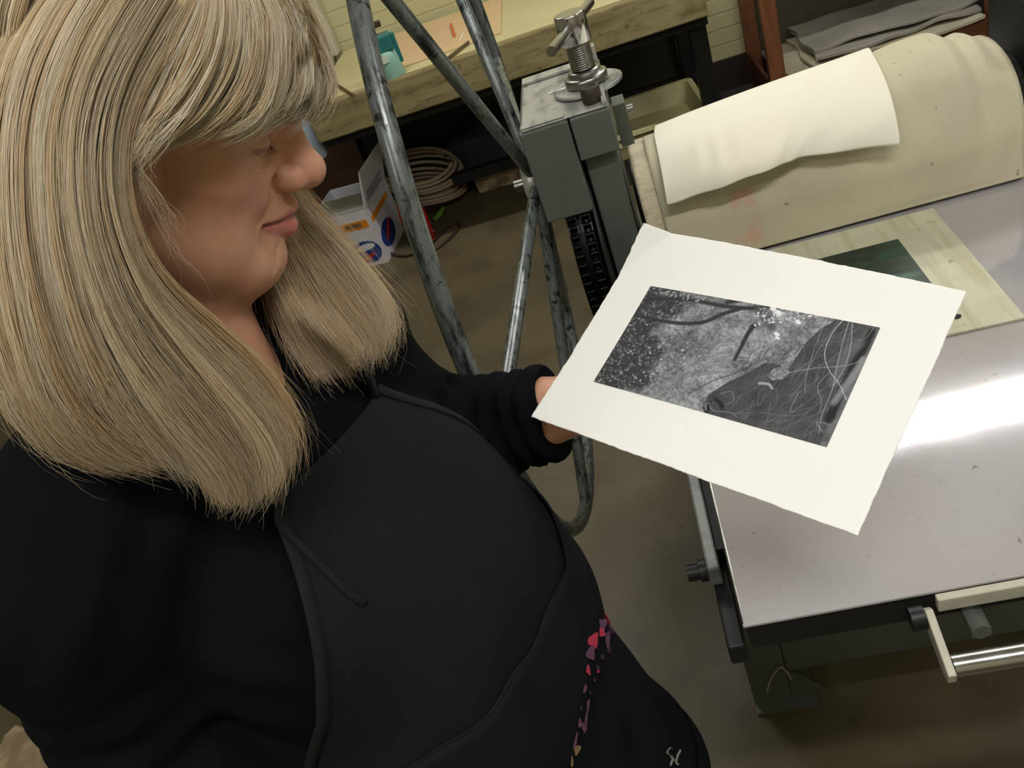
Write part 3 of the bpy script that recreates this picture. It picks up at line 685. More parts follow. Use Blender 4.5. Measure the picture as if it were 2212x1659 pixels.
tag(MB().prism([(0.352, 1.207), (0.140, 1.212), (0.140, 1.02), (0.352, 1.014)], BZ + 0.0045, BZ + 0.0063).build('inked_plate', ink_mat, None, 0.0008), 'dark green and black inked printing plate on the backing sheet', 'printing plate')
p = at_z(2067, 683, BZ + 0.006)
tag(blob('ink_fleck', (p[0], p[1], BZ + 0.0055), (0.006, 0.004, 0.0025), black_iron, 1, flat=False, n=(12, 8)), 'small dark fleck of ink on the backing sheet', 'fleck')
# ================================================================== the print held in the hand
PW = 0.325
PA = np.array([-0.02775276 * PW, 2.64714207 * PW, CAM_H - 1.34021643 * PW])
PU = np.array([0.79314012, -0.59123435, -0.14618721]) * PW
PV = np.array([-0.4742289, -0.56811507, -0.22503617]) * PW
PN = np.cross(PU, PV); PN /= np.linalg.norm(PN)            # points down, away from the light
def homog(c4):
    A = []
    for (u, w_), (px, py) in zip([(0, 0), (1, 0), (1, 1), (0, 1)], c4):
        A.append([u, w_, 1, 0, 0, 0, -px * u, -px * w_, -px]); A.append([0, 0, 0, u, w_, 1, -py * u, -py * w_, -py])
    return np.linalg.svd(np.array(A, float))[2][-1].reshape(3, 3)
HS = homog([(1395, 495), (2088, 630), (1853, 1158), (1147, 900)]); HSI = np.linalg.inv(HS)
def to_uv(px, py):
    q = HSI @ np.array([px, py, 1.0]); return q[0] / q[2], q[1] / q[2]
def print_pt(u, v, off=0.0):
    bow = -0.006 * (4 * u * (1 - u)) * (1 - v) * 0.6 + 0.0035 * math.sin(3.1 * v) * (1 - u) - 0.010 * max(0, 0.10 - u - 0.4 * v) / 0.10
    return PA + PU * u + PV * v + PN * (bow + off)
rnd = np.random.RandomState(7)
jag = [np.convolve(rnd.randn(420), np.ones(5) / 5, 'same') * 0.0016 + np.convolve(rnd.randn(420), np.ones(31) / 31, 'same') * 0.004 for _ in range(4)]
nu, nv = 260, 200
P = np.zeros((nv + 1, nu + 1, 3))
for j in range(nv + 1):
    for i in range(nu + 1):
        u, v = i / nu, j / nv
        du = (jag[0][j + 20] * (1 - u) ** 6 + jag[1][j + 90] * u ** 6 * 0.6) * 1.0
        dv = jag[2][i + 20] * (1 - v) ** 6 + jag[3][i + 60] * v ** 6
        P[j, i] = print_pt(u + du, v + dv)
m = Mat('cotton rag paper', hexc(250, 250, 245), 0.9); m.bump(m.noise(260, 5), 0.12, 0.0006); rag = m.m
t_print = MB().sheet(P[:, ::-1], 0.0007).build('art_print', rag)
tag(t_print, 'white deckle-edged print of a dark woodland photograph held in the hand', 'print')

# the printed picture: painted procedurally on a grid in the sheet's own coordinates
IC = [to_uv(*p) for p in [(1405, 617), (1902, 710), (1786, 967), (1281, 823)]]
HI = homog([(1405, 617), (1902, 710), (1786, 967), (1281, 823)]); HII = np.linalg.inv(HI)
GW, GH = 520, 285
img = np.zeros((GH, GW)); yy, xx = np.mgrid[0:GH, 0:GW]
def ip(px, py):
    q = HII @ np.array([px, py, 1.0]); return q[0] / q[2] * GW, q[1] / q[2] * GH
def vnoise(w_, h_, cell, seed):
    r = np.random.RandomState(seed); gx, gy = int(w_ / cell) + 3, int(h_ / cell) + 3; g = r.rand(gy, gx)
    X = np.arange(w_) / cell; Y = np.arange(h_) / cell
    xi, yi = X.astype(int), Y.astype(int); fx, fy = X - xi, Y - yi; fx = fx * fx * (3 - 2 * fx); fy = fy * fy * (3 - 2 * fy)
    a = g[np.ix_(yi, xi)]; b_ = g[np.ix_(yi, xi + 1)]; c = g[np.ix_(yi + 1, xi)]; d = g[np.ix_(yi + 1, xi + 1)]
    return (a * (1 - fx) + b_ * fx) * (1 - fy[:, None]) + (c * (1 - fx) + d * fx) * fy[:, None]
def fbm(cell, seed, oct_=4): return sum(vnoise(GW, GH, max(1.5, cell / 2 ** o_), seed + o_) * 0.5 ** o_ for o_ in range(oct_)) / (2 - 0.5 ** (oct_ - 1))
img += 0.50 + 0.44 * (fbm(26, 1, 5) - 0.5) + 0.22 * (vnoise(GW, GH, 4, 9) - 0.5)
def inpoly(poly):
    poly = [ip(*p) for p in poly]; ins = np.zeros((GH, GW), bool); n_ = len(poly)
    for i in range(n_):
        (x1_, y1_), (x2_, y2_) = poly[i], poly[(i + 1) % n_]
        if y1_ == y2_: continue
        c = ((y1_ > yy) != (y2_ > yy)) & (xx < (x2_ - x1_) * (yy - y1_) / (y2_ - y1_) + x1_); ins ^= c
    return ins
def seg(p, q, r0, r1, val, soft=1.0, a_=1.0):
    global img
    x1_, y1_ = p; x2_, y2_ = q; dx, dy = x2_ - x1_, y2_ - y1_; L2 = dx * dx + dy * dy + 1e-9; R_ = max(r0, r1) + 3 * soft
    ax, bx2 = int(max(0, min(x1_, x2_) - R_)), int(min(GW, max(x1_, x2_) + R_ + 1)); ay, by2 = int(max(0, min(y1_, y2_) - R_)), int(min(GH, max(y1_, y2_) + R_ + 1))
    if ax >= bx2 or ay >= by2: return
    X, Y = xx[ay:by2, ax:bx2], yy[ay:by2, ax:bx2]; s_ = np.clip(((X - x1_) * dx + (Y - y1_) * dy) / L2, 0, 1)
    d = np.hypot(X - x1_ - s_ * dx, Y - y1_ - s_ * dy) - (r0 + (r1 - r0) * s_)
    k = np.clip(0.5 - d / (2 * soft), 0, 1) * a_; img[ay:by2, ax:bx2] = img[ay:by2, ax:bx2] * (1 - k) + val * k
def stroke(pts, r0, r1, val, soft=1.0, a_=1.0, px=True):
    if val > 0.4 and r0 < 2.4: r0, r1, soft = r0 * 0.50, r1 * 0.45, soft * 0.8; val = min(val * 1.02, 1)
    Q = smooth_path([(*(ip(*p) if px else p), 0) for p in pts], 6); n_ = len(Q) - 1
    for i in range(n_): seg(Q[i][:2], Q[i + 1][:2], r0 + (r1 - r0) * i / n_, r0 + (r1 - r0) * (i + 1) / n_, val, soft, a_)
def leaf(x, y, L_, W_, ang, val, a_=1.0):
    c, s_ = math.cos(ang), math.sin(ang); seg((x - c * L_ / 2, y - s_ * L_ / 2), (x, y), W_ * 0.2, W_, val, 0.7, a_); seg((x, y), (x + c * L_ / 2, y + s_ * L_ / 2), W_, W_ * 0.1, val, 0.7, a_)
r = np.random.RandomState(3)
# dark foliage masses on the left side with pale leaves in them
dark = np.zeros((GH, GW))
for px, py, rad in [(1420, 640, 40), (1390, 680, 42), (1350, 740, 44), (1330, 790, 45), (1310, 815, 30), (1400, 760, 34), (1450, 660, 30), (1380, 820, 30)]:
    x, y = ip(px, py); dark += np.exp(-((xx - x) ** 2 + (yy - y) ** 2) / (2 * (rad * 0.85) ** 2))
dk = np.clip((dark * (0.6 + 0.9 * fbm(14, 20)) - 0.45) * 2.4, 0, 1); img = img * (1 - dk) + (0.14 + 0.12 * vnoise(GW, GH, 3, 5)) * dk
for _ in range(620):
    x, y = r.rand() * GW * 0.42, r.rand() * GH
    if r.rand() < np.clip(dark[int(y), int(x)] * 1.1, 0, 1): leaf(x, y, 4 + 9 * r.rand() ** 1.5, 1.0 + 2.0 * r.rand(), r.rand() * 3.1, 0.26 + 0.38 * r.rand() ** 1.6, 0.85)
for _ in range(700):
    x, y = r.rand() * GW * 0.72, r.rand() * GH; leaf(x, y, 3 + 7 * r.rand(), 0.8 + 1.8 * r.rand(), r.rand() * 3.1, 0.34 + 0.34 * r.rand(), 0.35)
for _ in range(46):
    x, y = ip(1420 + 130 * r.randn() * 0.35, 780 + 42 * r.randn()); leaf(x, y, 5 + 4 * r.rand(), 1.6 + r.rand(), r.rand() * 3.1, 0.56 + 0.20 * r.rand(), 0.8)
# smooth pale path lower left
pt = inpoly([(1400, 850), (1410, 838), (1470, 800), (1480, 806), (1430, 850), (1440, 866)]); img[pt] = img[pt] * 0.55 + 0.26
# blurred dark boughs
stroke([(1392, 648), (1440, 644), (1500, 650), (1560, 662), (1620, 668), (1690, 664), (1740, 666)], 4.2, 5.0, 0.17, 2.6)
stroke([(1368, 678), (1420, 690), (1470, 698), (1520, 696), (1560, 680), (1600, 668)], 3.6, 5.0, 0.17, 2.6)
stroke([(1570, 655), (1620, 648), (1690, 652), (1760, 668)], 5.0, 7.0, 0.16, 4.0)
stroke([(1628, 704), (1612, 728), (1600, 752), (1586, 778)], 4.5, 2.5, 0.15, 2.4)
stroke([(1640, 672), (1655, 690), (1668, 712)], 9, 6, 0.30, 5.0, 0.8)
# bright leaves, upper middle
for _ in range(60):
    x, y = ip(1700 + 42 * r.randn(), 684 + 11 * r.randn()); leaf(x, y, 7 + 8 * r.rand(), 1.2 + 1.6 * r.rand(), r.rand() * 3.1, 0.62 + 0.35 * r.rand(), 0.85)
for px, py, rr in [(1668, 668, 5), (1679, 676, 5), (1722, 697, 4), (1676, 722, 4), (1677, 730, 3)]: seg(ip(px, py), ip(px + 4, py + 3), rr, rr, 0.93, 1.2)
for _ in range(40):
    x = r.rand() * 130; leaf(20 + x, 5 + 16 * r.rand(), 7 + 5 * r.rand(), 1.4, 1.2 + r.rand(), 0.6 + 0.2 * r.rand(), 0.7)
# the big dark stump, right
stump = inpoly([(1530, 900), (1516, 880), (1530, 852), (1570, 826), (1614, 806), (1652, 784), (1680, 788), (1700, 800), (1720, 772), (1742, 740), (1772, 712), (1812, 690), (1910, 705), (1900, 715), (1783, 975)])
st = 0.20 + 0.14 * (fbm(22, 40) - 0.3) + 0.06 * vnoise(GW, GH, 2.4, 44)
img = np.where(stump, st, img)
edge = inpoly([(1905, 712), (1788, 968), (1770, 960), (1800, 880), (1862, 780), (1893, 712)]); img = np.where(edge, 0.24 + 0.26 * fbm(9, 60), img)
stroke([(1884, 716), (1862, 760), (1836, 806), (1806, 870), (1790, 906)], 5, 7, 0.10, 4.0, 0.9)
stroke([(1868, 775), (1846, 806), (1822, 840), (1800, 872)], 7, 5, 0.52, 3.5, 0.7)
stroke([(1856, 742), (1826, 770), (1800, 830)], 9, 9, 0.36, 7, 0.7)
ring = inpoly([(1656, 812), (1672, 796), (1700, 792), (1706, 806), (1690, 820), (1668, 822)]); img = np.where(ring, 0.34 + 0.3 * vnoise(GW, GH, 3, 70), img)
stroke([(1640, 828), (1660, 830), (1668, 840)], 3, 2, 0.62, 1.2)
for a_, b_ in [((1532, 868), (1522, 894)), ((1545, 862), (1560, 880))]: stroke([a_, ((a_[0] + b_[0]) / 2 + 4, (a_[1] + b_[1]) / 2), b_], 3, 3, 0.10, 2)
stroke([(1526, 886), (1524, 874), (1532, 870), (1536, 882), (1548, 888), (1576, 890), (1592, 900)], 1.3, 1.0, 0.6, 0.8)
stroke([(1556, 850), (1580, 846), (1584, 866), (1566, 874)], 1.5, 1.0, 0.5, 0.8)
# pale roots and grass over the stump
stroke([(1822, 692), (1796, 724), (1781, 764), (1790, 800), (1812, 830), (1828, 864)], 1.5, 1.2, 0.78, 0.7)
stroke([(1834, 696), (1820, 740), (1806, 800), (1800, 832), (1790, 860), (1774, 900), (1768, 936)], 1.3, 0.9, 0.66, 0.7)
stroke([(1840, 700), (1838, 740), (1826, 790), (1800, 834)], 1.3, 0.9, 0.70, 0.7)
stroke([(1700, 806), (1760, 796), (1818, 792), (1850, 784), (1862, 772)], 1.2, 1.0, 0.62, 0.7)
stroke([(1812, 694), (1780, 740), (1760, 770), (1730, 830), (1705, 860)], 1.2, 0.9, 0.50, 0.8)
stroke([(1786, 690), (1770, 726), (1744, 800), (1738, 850)], 1.0, 0.9, 0.60, 0.7)
stroke([(1764, 676), (1732, 716), (1736, 770), (1700, 830)], 1.0, 0.8, 0.46, 0.8)
stroke([(1790, 806), (1766, 834), (1774, 866), (1770, 890)], 1.1, 0.8, 0.56, 0.7)
stroke([(1724, 850), (1712, 872), (1708, 890), (1736, 872)], 1.3, 0.8, 0.55, 0.7)
stroke([(1642, 890), (1700, 898), (1740, 892), (1772, 866)], 1.0, 0.8, 0.45, 0.8)
stroke([(1888, 708), (1872, 730), (1854, 738)], 1.3, 0.9, 0.5, 0.8)
stroke([(1776, 932), (1764, 912), (1800, 920)], 2.2, 1.4, 0.5, 1.4)
for _ in range(80):
    x = r.uniform(0.62, 0.98) * GW; y = r.uniform(0.0, 0.95) * GH
    if stump[min(GH - 1, int(y)), min(GW - 1, int(x))]:
        a_ = math.radians(r.normal(115, 25)); l_ = 20 + 60 * r.rand()
        stroke([(x, y), (x + math.cos(a_) * l_ / 2 + 4 * r.randn(), y + math.sin(a_) * l_ / 2), (x + math.cos(a_) * l_, y + math.sin(a_) * l_)], 0.8, 0.6, 0.36 + 0.22 * r.rand(), 0.7, 0.7, px=False)
for q in range(16):
    x, y = ip(1640 + r.rand() * 130, 740 + r.rand() * 30); stroke([(x, y), (x - 6 + 5 * r.randn(), y + 24), (x - 14 + 8 * r.randn(), y + 50)], 0.7, 0.6, 0.22, 0.7, 0.8, px=False)
stroke([(1488, 850), (1540, 822), (1590, 806), (1640, 780)], 0.8, 0.8, 0.20, 0.8)
img = np.clip(img, 0.05, 0.98)
g = img ** 2.1
colr = np.stack([g * 0.96, g * 0.985, g * 1.04], -1) * 1.0 + 0.004
Q = np.zeros((GH, GW, 3))
for j in range(GH):
    for i in range(GW):
        q = HI @ np.array([i / (GW - 1), j / (GH - 1), 1.0]); u, v = to_uv(q[0] / q[2], q[1] / q[2]); Q[j, i] = print_pt(u, v, -0.00055)
ii = np.arange(GH * GW).reshape(GH, GW); F_ = np.stack([ii[:-1, :-1], ii[1:, :-1], ii[1:, 1:], ii[:-1, 1:]], -1).reshape(-1, 4)
mm = Mat('etching ink', (0.1, 0.1, 0.1, 1), 0.7, spec=0.3); mm.attr()
o = np_mesh('printed_picture', Q.reshape(-1, 3), F_, mm.m, t_print, True, colr.reshape(-1, 3))
o['label'] = 'dark grey woodland photograph with a tree stump'
# ================================================================== the woman
def nrm(v): v = np.asarray(v, float); return v / np.linalg.norm(v)
HF = nrm([0.82, 0.23, -0.51]); _h = nrm([HF[0], HF[1], 0]); HU = nrm(np.array([0, 0, 1.0]) - HF * HF[2]); HL = np.cross(HU, HF)
HR = np.stack([HF, HL, HU])                          # rows: forward, left, up
TIP = at_d(700, 373, 0.62)
HO = TIP - (HF * 0.118 + HU * -0.012)
def hp(f, l, u): return HO + HF * f + HL * l + HU * u
FD = nrm([0.90, -0.43, 0]); SD = nrm([0.43, 0.90, 0])  # torso facing, and her left
TR = np.stack([FD, SD, np.array([0, 0, 1.0])])

def cone(a, b, ra, rb, k=0.01, op='u'): return dict(t='c', a=np.asarray(a, float), b=np.asarray(b, float), ra=ra, rb=rb, k=k, op=op)
def ell_(c, r, R=None, k=0.01, op='u'): return dict(t='e', c=np.asarray(c, float), r=np.asarray(r, float), R=np.eye(3) if R is None else R, k=k, op=op)
def pbox(p):
    if p['t'] == 'c':
        R_ = max(p['ra'], p['rb']); return np.minimum(p['a'], p['b']) - R_, np.maximum(p['a'], p['b']) + R_
    e_ = np.sqrt(((p['R'] * p['r'][:, None]) ** 2).sum(0)); return p['c'] - e_, p['c'] + e_
def pdist(p, X, Y, Z):
    if p['t'] == 'c':
        d = p['b'] - p['a']; L2 = d.dot(d) + 1e-12
        h = np.clip(((X - p['a'][0]) * d[0] + (Y - p['a'][1]) * d[1] + (Z - p['a'][2]) * d[2]) / L2, 0, 1)
        return np.sqrt((X - p['a'][0] - h * d[0]) ** 2 + (Y - p['a'][1] - h * d[1]) ** 2 + (Z - p['a'][2] - h * d[2]) ** 2) - (p['ra'] + (p['rb'] - p['ra']) * h)
    x, y, z = X - p['c'][0], Y - p['c'][1], Z - p['c'][2]; R = p['R']; r = p['r']
    q = [(R[i][0] * x + R[i][1] * y + R[i][2] * z) for i in range(3)]
    k0 = np.sqrt(sum((q[i] / r[i]) ** 2 for i in range(3))); k1 = np.sqrt(sum((q[i] / r[i] ** 2) ** 2 for i in range(3)))
    return k0 * (k0 - 1.0) / np.maximum(k1, 1e-6)
def comb(f, d, k, op):
    if op == 'u':
        h = np.maximum(k - np.abs(f - d), 0) / k; return np.minimum(f, d) - h * h * k * 0.25
    d = -d; h = np.maximum(k - np.abs(f - d), 0) / k; return np.maximum(f, d) + h * h * k * 0.25
def field_grid(prims, xs, ys, zs):
    f = np.full((len(xs), len(ys), len(zs)), 0.05, np.float32)
    for p in prims:
        lo, hi = pbox(p); mg = 0.03 + p['k'] if p['op'] == 'u' else p['k'] + 0.004
        i0, i1 = np.searchsorted(xs, lo[0] - mg), np.searchsorted(xs, hi[0] + mg)
        j0, j1 = np.searchsorted(ys, lo[1] - mg), np.searchsorted(ys, hi[1] + mg)
        k0, k1 = np.searchsorted(zs, lo[2] - mg), np.searchsorted(zs, hi[2] + mg)
        if i0 >= i1 or j0 >= j1 or k0 >= k1: continue
        d = pdist(p, xs[i0:i1, None, None], ys[None, j0:j1, None], zs[None, None, k0:k1]).astype(np.float32)
        f[i0:i1, j0:j1, k0:k1] = comb(f[i0:i1, j0:j1, k0:k1], d, p['k'], p['op'])
    return f
def field_pts(prims, P):
    X, Y, Z = P[:, 0], P[:, 1], P[:, 2]; f = np.full(len(P), 0.05)
    for p in prims:
        lo, hi = pbox(p); mg = 0.03 + p['k']
        s_ = np.nonzero((X > lo[0] - mg) & (X < hi[0] + mg) & (Y > lo[1] - mg) & (Y < hi[1] + mg) & (Z > lo[2] - mg) & (Z < hi[2] + mg))[0]
        if len(s_): f[s_] = comb(f[s_], pdist(p, X[s_], Y[s_], Z[s_]), p['k'], p['op'])
    return f
def grad(prims, P, e_=0.0006):
    f0 = field_pts(prims, P); G = np.stack([(field_pts(prims, P + np.eye(3)[i] * e_) - f0) / e_ for i in range(3)], 1); return f0, G
def surface_nets(f, xs, ys, zs):
    ins = f < 0; nx, ny, nz = f.shape
    A = np.zeros((nx - 1, ny - 1, nz - 1), np.uint8)
    for a in (0, 1):
        for b_ in (0, 1):
            for c in (0, 1): A += ins[a:nx - 1 + a, b_:ny - 1 + b_, c:nz - 1 + c]
    act = np.argwhere((A > 0) & (A < 8)); idm = -np.ones(A.shape, np.int32); idm[act[:, 0], act[:, 1], act[:, 2]] = np.arange(len(act))
    acc = np.zeros((len(act), 3)); cnt = np.zeros(len(act)); C = [xs, ys, zs]
    cor = [(a, b_, c) for a in (0, 1) for b_ in (0, 1) for c in (0, 1)]
    for c0 in cor:
        for ax in range(3):
            if c0[ax]: continue
            c1 = list(c0); c1[ax] = 1
            i0 = act + np.array(c0); i1 = act + np.array(c1)
            f0 = f[i0[:, 0], i0[:, 1], i0[:, 2]]; f1 = f[i1[:, 0], i1[:, 1], i1[:, 2]]
            s_ = np.nonzero((f0 < 0) != (f1 < 0))[0]; t_ = f0[s_] / (f0[s_] - f1[s_])
            for q in range(3):
                p0, p1 = C[q][i0[s_, q]], C[q][i1[s_, q]]; acc[s_, q] += p0 + (p1 - p0) * t_
            cnt[s_] += 1
    V = acc / cnt[:, None]; faces = []
    for ax in range(3):
        sl0 = [slice(None)] * 3; sl1 = [slice(None)] * 3; sl0[ax] = slice(0, -1); sl1[ax] = slice(1, None)
        for q in range(3):
            if q != ax: sl0[q] = slice(1, -1); sl1[q] = slice(1, -1)
        a, b_ = ins[tuple(sl0)], ins[tuple(sl1)]; E_ = np.argwhere(a != b_); fl = a[E_[:, 0], E_[:, 1], E_[:, 2]]
        o1, o2 = [(1, 2), (2, 0), (0, 1)][ax]; B = E_.copy()
        for q in range(3):
            if q != ax: B[:, q] += 1
        def cid(d1, d2):
            I = B.copy(); I[:, o1] -= d1; I[:, o2] -= d2; return idm[I[:, 0], I[:, 1], I[:, 2]]
        Q = np.stack([cid(1, 1), cid(0, 1), cid(0, 0), cid(1, 0)], 1); Q[~fl] = Q[~fl][:, ::-1]; faces.append(Q)
    return V, np.vstack(faces)
def axis(*segs):
    out = []
    for a, b_, st in segs: out += list(np.arange(a, b_ - st * 0.5, st))
    out.append(segs[-1][1]); return np.array(out)
def vnormals(V, F):
    n_ = np.cross(V[F[:, 2]] - V[F[:, 0]], V[F[:, 3]] - V[F[:, 1]]); N_ = np.zeros_like(V)
    for q in range(4): np.add.at(N_, F[:, q], n_)
    return N_ / np.maximum(np.linalg.norm(N_, axis=1, keepdims=True), 1e-12)
def segd(P, a, b_):
    a, b_ = np.asarray(a), np.asarray(b_); d = b_ - a; h = np.clip((P - a) @ d / (d @ d + 1e-12), 0, 1); return np.linalg.norm(P - a - h[:, None] * d, axis=1), h

# ---- joints
SC = np.array([-0.410, 0.567, 1.300]); NB = np.array([-0.375, 0.552, 1.365])
SL, SRt = np.array([-0.322, 0.690, 1.262]), np.array([-0.480, 0.415, 1.270])
WL = at_d(1352, 846, 0.875)
WL = WL - PN * ((WL - PA) @ PN - 0.036)
EL = at_d(940, 945, 0.974); SLEND = WL + (EL - WL) * 0.375
ER = at_d(335, 1640, 0.72); WRt = ER + nrm(FD * 0.75 + np.array([0, 0, -0.62]) + SD * 0.1) * 0.235
HIP = np.array([-0.345, 0.575, 0.90]); BEL = np.array([-0.345, 0.57, 1.03]); CHE = np.array([-0.40, 0.563, 1.19])
# ---- head
head = []
def H(*a, **k): head.append(a[0])
def hc(a, b_, ra, rb, k=0.01, op='u'):
    for sg in ((1, -1) if (a[1] or b_[1]) else (1,)):
        head.append(cone(hp(a[0], a[1] * sg, a[2]), hp(b_[0], b_[1] * sg, b_[2]), ra, rb, k, op))
def he(c, r, k=0.01, op='u', tilt=0.0):
    for sg in ((1, -1) if c[1] else (1,)):
        R = HR
        if tilt:
            ct, st = math.cos(tilt * sg), math.sin(tilt * sg); R = np.stack([HF * ct + HL * st, HL * ct - HF * st, HU])
        head.append(ell_(hp(c[0], c[1] * sg, c[2]), r, R, k, op))
he((-0.002, 0, 0.045), (0.096, 0.074, 0.090), 0.01)
he((0.024, 0, -0.010), (0.060, 0.056, 0.076), 0.03)
he((0.036, 0.038, -0.016), (0.027, 0.021, 0.026), 0.020)                     # cheek bone
he((0.0600, 0.0270, -0.0280), (0.0180, 0.0125, 0.0160), 0.012)               # smiling cheek fold
hc((0.000, 0.052, -0.050), (0.064, 0.018, -0.080), 0.020, 0.018, 0.03)       # jaw
he((0.0755, 0, -0.0805), (0.0205, 0.019, 0.0195), 0.016)                      # chin
he((0.034, 0, -0.086), (0.044, 0.038, 0.026), 0.03)                          # soft under chin
he((0.0670, 0, -0.0450), (0.0290, 0.0245, 0.0265), 0.014)                    # muzzle
he((0.038, 0.036, -0.058), (0.026, 0.018, 0.025), 0.022)                     # jowl
hc((0.078, 0.008, 0.034), (0.050, 0.050, 0.031), 0.013, 0.009, 0.014)        # brow
hc((0.0835, 0, 0.026), (0.0945, 0, 0.005), 0.0095, 0.0095, 0.012)             # nose bridge
hc((0.0945, 0, 0.005), (0.1045, 0, -0.010), 0.0095, 0.0128, 0.006)
he((0.1050, 0, -0.0115), (0.0135, 0.0135, 0.0125), 0.006)
he((0.0925, 0.0135, -0.0170), (0.0125, 0.0068, 0.0088), 0.005)               # wing of the nose
hc((0.099, 0, -0.020), (0.0905, 0, -0.026), 0.0065, 0.006, 0.006)
he((0.0970, 0.0070, -0.0268), (0.0080, 0.0030, 0.0040), 0.003, 's')          # nostril
he((0.092, 0.032, 0.009), (0.023, 0.019, 0.0130), 0.010, 's')                 # eye socket
he((0.0635, 0.0305, 0.0110), (0.0150, 0.0155, 0.0125), 0.003)                # closed lid over the eye
he((0.0625, 0.0340, 0.0235), (0.0165, 0.0165, 0.0080), 0.004)                # hooded upper lid
hc((0.068, 0.018, -0.003), (0.052, 0.040, -0.002), 0.0065, 0.0055, 0.006)    # under-eye pad
hc((0.0945, 0.000, -0.0395), (0.0770, 0.0220, -0.0458), 0.0062, 0.0024, 0.005)   # upper lip
hc((0.0943, 0.000, -0.0545), (0.0780, 0.0195, -0.0505), 0.0080, 0.0035, 0.004)   # lower lip
hc((0.1060, 0.000, -0.0465), (0.0790, 0.0245, -0.0482), 0.0018, 0.0012, 0.0020, 's')
he((-0.004, 0.074, -0.004), (0.016, 0.006, 0.030), 0.008, tilt=-0.5)         # ears
hc((0.0, 0, -0.045), (-0.015, 0, -0.070), 0.046, 0.046, 0.03)
def snap(l, u):
    """point on the face surface straight in front of (l, u)"""
    t_ = np.linspace(0.13, 0.02, 221); P_ = np.array([hp(q, l, u) for q in t_]); f_ = field_pts(head, P_); i = np.argmax(f_ < 0); return (t_[i], l, u)
NT = hp(-0.018, 0, -0.055)
neck = [cone(NT, NB + FD * 0.0, 0.048, 0.052, 0.03), cone(hp(0.015, 0, -0.080), NB + FD * 0.035 + np.array([0, 0, -0.03]), 0.026, 0.030, 0.04)]
torso = [
    cone(SC + SD * 0.09, SC - SD * 0.09, 0.050, 0.050, 0.06), cone(SC + SD * 0.08, SL, 0.048, 0.046, 0.05), cone(SC - SD * 0.08, SRt, 0.048, 0.048, 0.05),
    ell_(CHE, (0.100, 0.150, 0.155), TR, 0.05), ell_(CHE + FD * 0.070 + SD * 0.072 + [0, 0, -0.045], (0.062, 0.072, 0.072), TR, 0.04), ell_(CHE + FD * 0.070 - SD * 0.072 + [0, 0, -0.045], (0.062, 0.072, 0.072), TR, 0.04),
    ell_(BEL, (0.140, 0.165, 0.150), TR, 0.06), ell_(HIP, (0.150, 0.190, 0.150), TR, 0.06)]
footc = []
for sg in (1, -1):
    hpj = HIP + SD * 0.09 * sg + [0, 0, -0.06]; kn = HIP + SD * 0.10 * sg + FD * 0.03 + [0, 0, -0.43]; an = HIP + SD * 0.11 * sg + FD * -0.01 + [0, 0, -0.82]
    torso += [cone(hpj, kn, 0.095, 0.060, 0.05), cone(kn, an, 0.058, 0.040, 0.03)]; footc.append((kn, an))
    torso += [cone(an + [0, 0, -0.035], an + FD * 0.14 + [0, 0, -0.045], 0.032, 0.026, 0.02)]
def hand(W, e1, e2, dn, sg, r=1.0, curl=0.0):
    """palm and five separate fingers; e1 along the fingers, e2 towards the thumb, dn away from the palm side"""
    pr = [cone(W, W + e1 * 0.030, 0.026, 0.024, 0.012)]
    for o_ in (0.024, 0.008, -0.009, -0.024): pr.append(cone(W + e1 * 0.02 + e2 * o_ * 0.7, W + e1 * 0.082 + e2 * o_ - dn * 0.006, 0.0150, 0.0115, 0.012))
    for o_, L_, rr, sp_ in ((0.027, 0.068, 0.0085, 0.10), (0.009, 0.076, 0.0088, 0.02), (-0.010, 0.070, 0.0083, -0.06), (-0.027, 0.056, 0.0073, -0.16)):
        p = W + e1 * 0.086 + e2 * o_ - dn * 0.008; a_ = 0.10
        for q, fr_ in enumerate((0.46, 0.30, 0.24)):
            d = nrm(e1 * math.cos(curl * (q + 1)) + e2 * sp_ - dn * math.sin(curl * (q + 1)) + dn * 0.02 * q)
            n2 = p + d * L_ * fr_; pr.append(cone(p, n2, rr * (1 - 0.07 * q), rr * (1 - 0.07 * (q + 1)), 0.003)); p = n2
    p0 = W + e1 * 0.022 + e2 * 0.020; p1 = W + e1 * 0.052 + e2 * 0.044 - dn * 0.004; p2 = p1 + nrm(e1 * 0.8 + e2 * 0.6 - dn * 0.1) * 0.032; p3 = p2 + nrm(e1 * 0.95 + e2 * 0.3) * 0.026
    pr += [cone(p0, p1, 0.0165, 0.0125, 0.010), cone(p1, p2, 0.0115, 0.0100, 0.004), cone(p2, p3, 0.0100, 0.0080, 0.003)]
    return pr
def on_plane(v): v = np.asarray(v, float); return nrm(v - PN * v.dot(PN))
e1 = on_plane([1.0, -0.22, 0]); e2 = nrm(np.cross(-PN, e1))
dW = (WL - PA) @ PN
WH = WL - PN * (dW - 0.036)                    # wrist 3.2 cm under the sheet
HW = WH + e1 * 0.012
def lhand():
    pr = hand(HW, e1, e2, PN, 1)
    out = []
    for q in pr:
        for key, rk in (('a', 'ra'), ('b', 'rb')):
            off = (q[key] - PA) @ PN; want = q[rk] + 0.0078
            if off < want or np.linalg.norm(q[key] - HW) > 0.075: q[key] = q[key] + PN * (want - off)
        out.append(q)
    return out
arms = [cone(SL, EL, 0.052, 0.040, 0.03), cone(EL, WH + (EL - WH) * 0.45, 0.043, 0.038, 0.02), cone(WH + (EL - WH) * 0.45, WH, 0.038, 0.0255, 0.01), cone(WH, HW + e1 * 0.01, 0.0265, 0.025, 0.01),
        cone(SRt, ER, 0.052, 0.040, 0.03), cone(ER, WRt, 0.042, 0.026, 0.02)]
d1 = nrm(WRt - ER); t2 = nrm(np.cross(d1, [0.2, -0.3, 1.0]))
